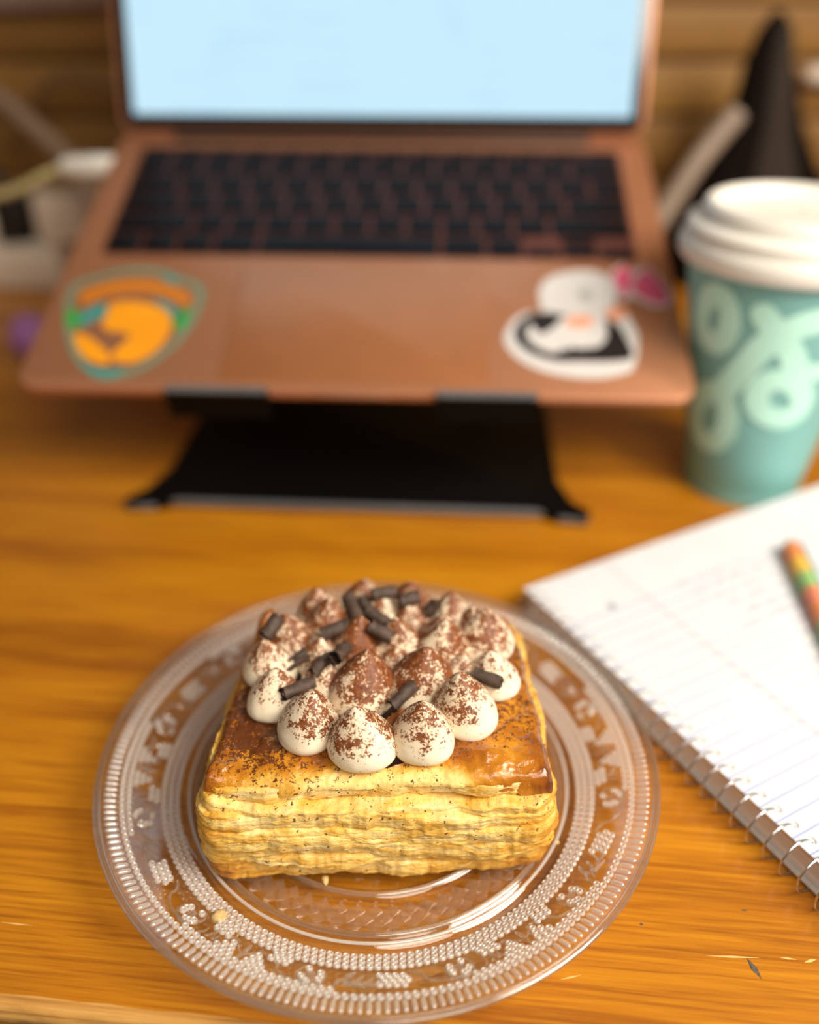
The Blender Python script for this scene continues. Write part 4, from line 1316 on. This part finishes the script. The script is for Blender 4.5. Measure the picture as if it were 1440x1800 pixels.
# white power strip with an adapter and a black plug
ps0 = at_z(104, 512, 0)
strip = empty('power_strip', (ps0.x, ps0.y, 0), (0, 0, D2R(-4)))
tag(strip, 'off-white power strip lying on the desk left of the laptop', 'power strip')
MB().box((-9.6, 2.2, 1.85), (20, 4.4, 3.7), 0, .5).build('strip_body', M['beige'], strip)
for k in range(4):
    s_ = MB().box((-2.2 - 4.2 * k, 2.2, 3.72), (2.4, 2.4, .14), 0, .06).build('socket', M['white_plug'], strip)
    for dx in (-.4, .4): MB().box((-2.2 - 4.2 * k + dx, 2.3, 3.80), (.18, .8, .06)).build('slot', M['black_plug'], s_, False)
ad = at_y(70, 440, ps0.y + 2.6)
x_a0 = at_y(72, 400, ps0.y + 2.6).x; x_a1 = at_y(176, 400, ps0.y + 2.6).x
ztop_ = at_y(100, 332, ps0.y + 2.6).z
m = MB().box((0, 0, (ztop_ - 3.85) / 2), (x_a1 - x_a0, 3.4, ztop_ - 3.85), 0, .6)
adp = empty('power_adapter', ((x_a0 + x_a1) / 2, ps0.y + 2.8, 3.85)); tag(adp, 'off-white power adapter standing on the power strip beside the laptop', 'adapter')
m.build('adapter_body', M['beige'], adp)
MB().box((0, -1.72, (ztop_ - 3.85) * .5), (1.6, .06, .5), 0, .02).build('print_panel', M['pale_sheet'], adp)
bp0 = at_y(36, 440, ps0.y + 2.4)
bpl = empty('black_plug', (bp0.x, ps0.y + 2.6, 3.85)); tag(bpl, 'black plug pushed into the power strip next to the off-white adapter', 'plug')
MB().box((0, 0, 2.2), (3.0, 2.6, 4.4), 0, .5).build('plug_body', M['black_plug'], bpl)
MB().tube([(0, 0, 4.3), (-.3, .2, 5.2), (-1.4, .4, 6.4), (-3.5, .6, 7.2)], .4, 10).build('cord', M['black_plug'], bpl)
wp0 = at_y(0, 440, ps0.y + 1.9)
wpl = empty('white_plug', (wp0.x - 1.2, ps0.y + 1.9, 3.85)); tag(wpl, 'small off-white plug at the left frame edge beside the black plug', 'plug')
MB().box((0, 0, 1.5), (3.0, 2.2, 3.0), 0, .6).build('plug_body', M['beige'], wpl)
MB().tube([(0, 0, 2.9), (-.5, .2, 4.2), (-2.5, .4, 5.2)], .35, 10).build('cord', M['beige'], wpl)

# purple ball on the desk
c = at_z(46, 640, 0)
ball = empty('purple_ball', (c.x + .3, c.y + 1.4, 0)); tag(ball, 'small shiny purple ball on the desk left of the laptop', 'ball')
prof = [(1.62 * math.cos(a), 1.62 + 1.62 * math.sin(a)) for a in np.linspace(-math.pi / 2, math.pi / 2, 25)]
MB().lathe(prof, 40).build('shell', M['purple'], ball)
MB().tube([(1.63 * math.cos(a), 0, 1.62 + 1.63 * math.sin(a)) for a in np.linspace(0, 2 * math.pi, 40, endpoint=False)], .05, 6, True).build('seam', M['purple'], ball)

# tall black bag behind the cup
BY = 80.0
def zb_(px, py, yy=BY): return at_y(px, py, yy)
lv = [(25, 1378, 1400), (60, 1352, 1408), (110, 1330, 1414), (170, 1314, 1420), (230, 1292, 1430), (300, 1246, 1452), (370, 1204, 1490), (450, 1180, 1520), (530, 1176, 1540)]
nseg = 28
rings = []
for py, xl, xr in lv:
    a = zb_(xl, py); b = zb_(xr, py)
    rings.append((a.x, b.x, max(0.02, a.z)))
rings[-1] = (rings[-1][0], rings[-1][1], 0.02)
cx0 = (rings[-1][0] + rings[-1][1]) / 2
bag = empty('tall_bag', (cx0, BY + 2.5, 0)); tag(bag, 'tall black bag tapering to a point, standing behind the coffee cup', 'bag')
PP = np.zeros((nseg, len(rings) + 1, 3))
for j, (xa, xb, z) in enumerate(rings):
    hw_ = (xb - xa) / 2; cxx = (xa + xb) / 2 - cx0
    hd_ = .5 + 3.6 * (j / (len(rings) - 1))
    for k in range(nseg):
        a = 2 * math.pi * k / nseg
        ca, sa = math.cos(a), math.sin(a)
        PP[k, j + 1] = (cxx + hw_ * math.copysign(abs(ca) ** .75, ca), hd_ * math.copysign(abs(sa) ** .75, sa), z)
PP[:, 0] = PP[:, 1].mean(0) + np.array([0, 0, .15])
obj('bag_body', grid_mesh('bag_body', PP, True), M['bag_black'], bag)
# front face painted lighter as if lit; the body's black holds the shade
fl_ = [(38, 1376, 1394), (60, 1368, 1396), (110, 1360, 1397), (170, 1352, 1395), (230, 1344, 1394), (300, 1330, 1402), (370, 1318, 1412), (450, 1310, 1420)]
PP = np.zeros((len(fl_), 9, 3))
for i, (py, xl, xr) in enumerate(fl_):
    j = np.interp(py, [q[0] for q in lv], range(len(lv)))
    hd_ = .5 + 3.6 * (j / (len(rings) - 1))
    a = zb_(xl, py, BY + 2.3 - hd_); b = zb_(xr, py, BY + 2.3 - hd_)
    for k in range(9):
        t = k / 8
        PP[i, k] = (a.x + (b.x - a.x) * t - cx0, -hd_ - .12 - .28 * math.sin(math.pi * t) , a.z)
obj('lit_front', grid_mesh('lit_front', PP), M['bag_lit'], bag)
# warm grey strap leaning beside it
a = at_y(1298, 196, 75.5); b = at_y(1168, 372, 74); c_ = at_y(1120, 440, 73.5)
P = open_spline([tuple(a), tuple((a + b) / 2 + Vector((-.25, 0, .1))), tuple(b), tuple(c_)], 8)
b0 = Vector(P[-1])
o = MB().tube([Vector(p) - b0 for p in P], .82, 12).build('grey_cable', M['steel_grey']); o.location = b0 * S
tag(o, 'thick warm grey cable slanting up between the laptop and the black bag', 'cable')
# pale cable end on the wall at the right frame edge
c = at_y(1436, 132, 90.2)
o = MB().tube([(-1.1, 0, 0), (-.6, 0, 0), (2.5, 0, .1), (7, 0, .3)], [.35, .8, .85, .8], 12).build('cable_end', M['beige']); o.location = c * S
tag(o, 'pale cable end against the wall at the right frame edge', 'cable end')
# pale sheet on the wall, top left
zl = at_y(60, 18, 90.0).z
nu = 30
PP = np.zeros((nu, 4, 3))
for i in range(nu):
    t = i / (nu - 1)
    xx = -52 + 26 * t
    zlow = zl - .45 + .9 * t + .12 * math.sin(t * 6)
    yy = 90.35 - .2 * math.sin(t * 3)
    for k, (dy, zz) in enumerate(((.08, zlow), (0, zlow), (0, zlow + 16), (.08, zlow + 16))): PP[i, k] = (xx, yy + dy, zz)
PP = PP - np.array([-39, 90.4, zl])
o = obj('paper_sheet', grid_mesh('paper_sheet', PP, False, False), M['pale_sheet'], None, (-39, 90.4, zl))
tag(o, 'pale sheet on the wooden wall at the top left', 'sheet')
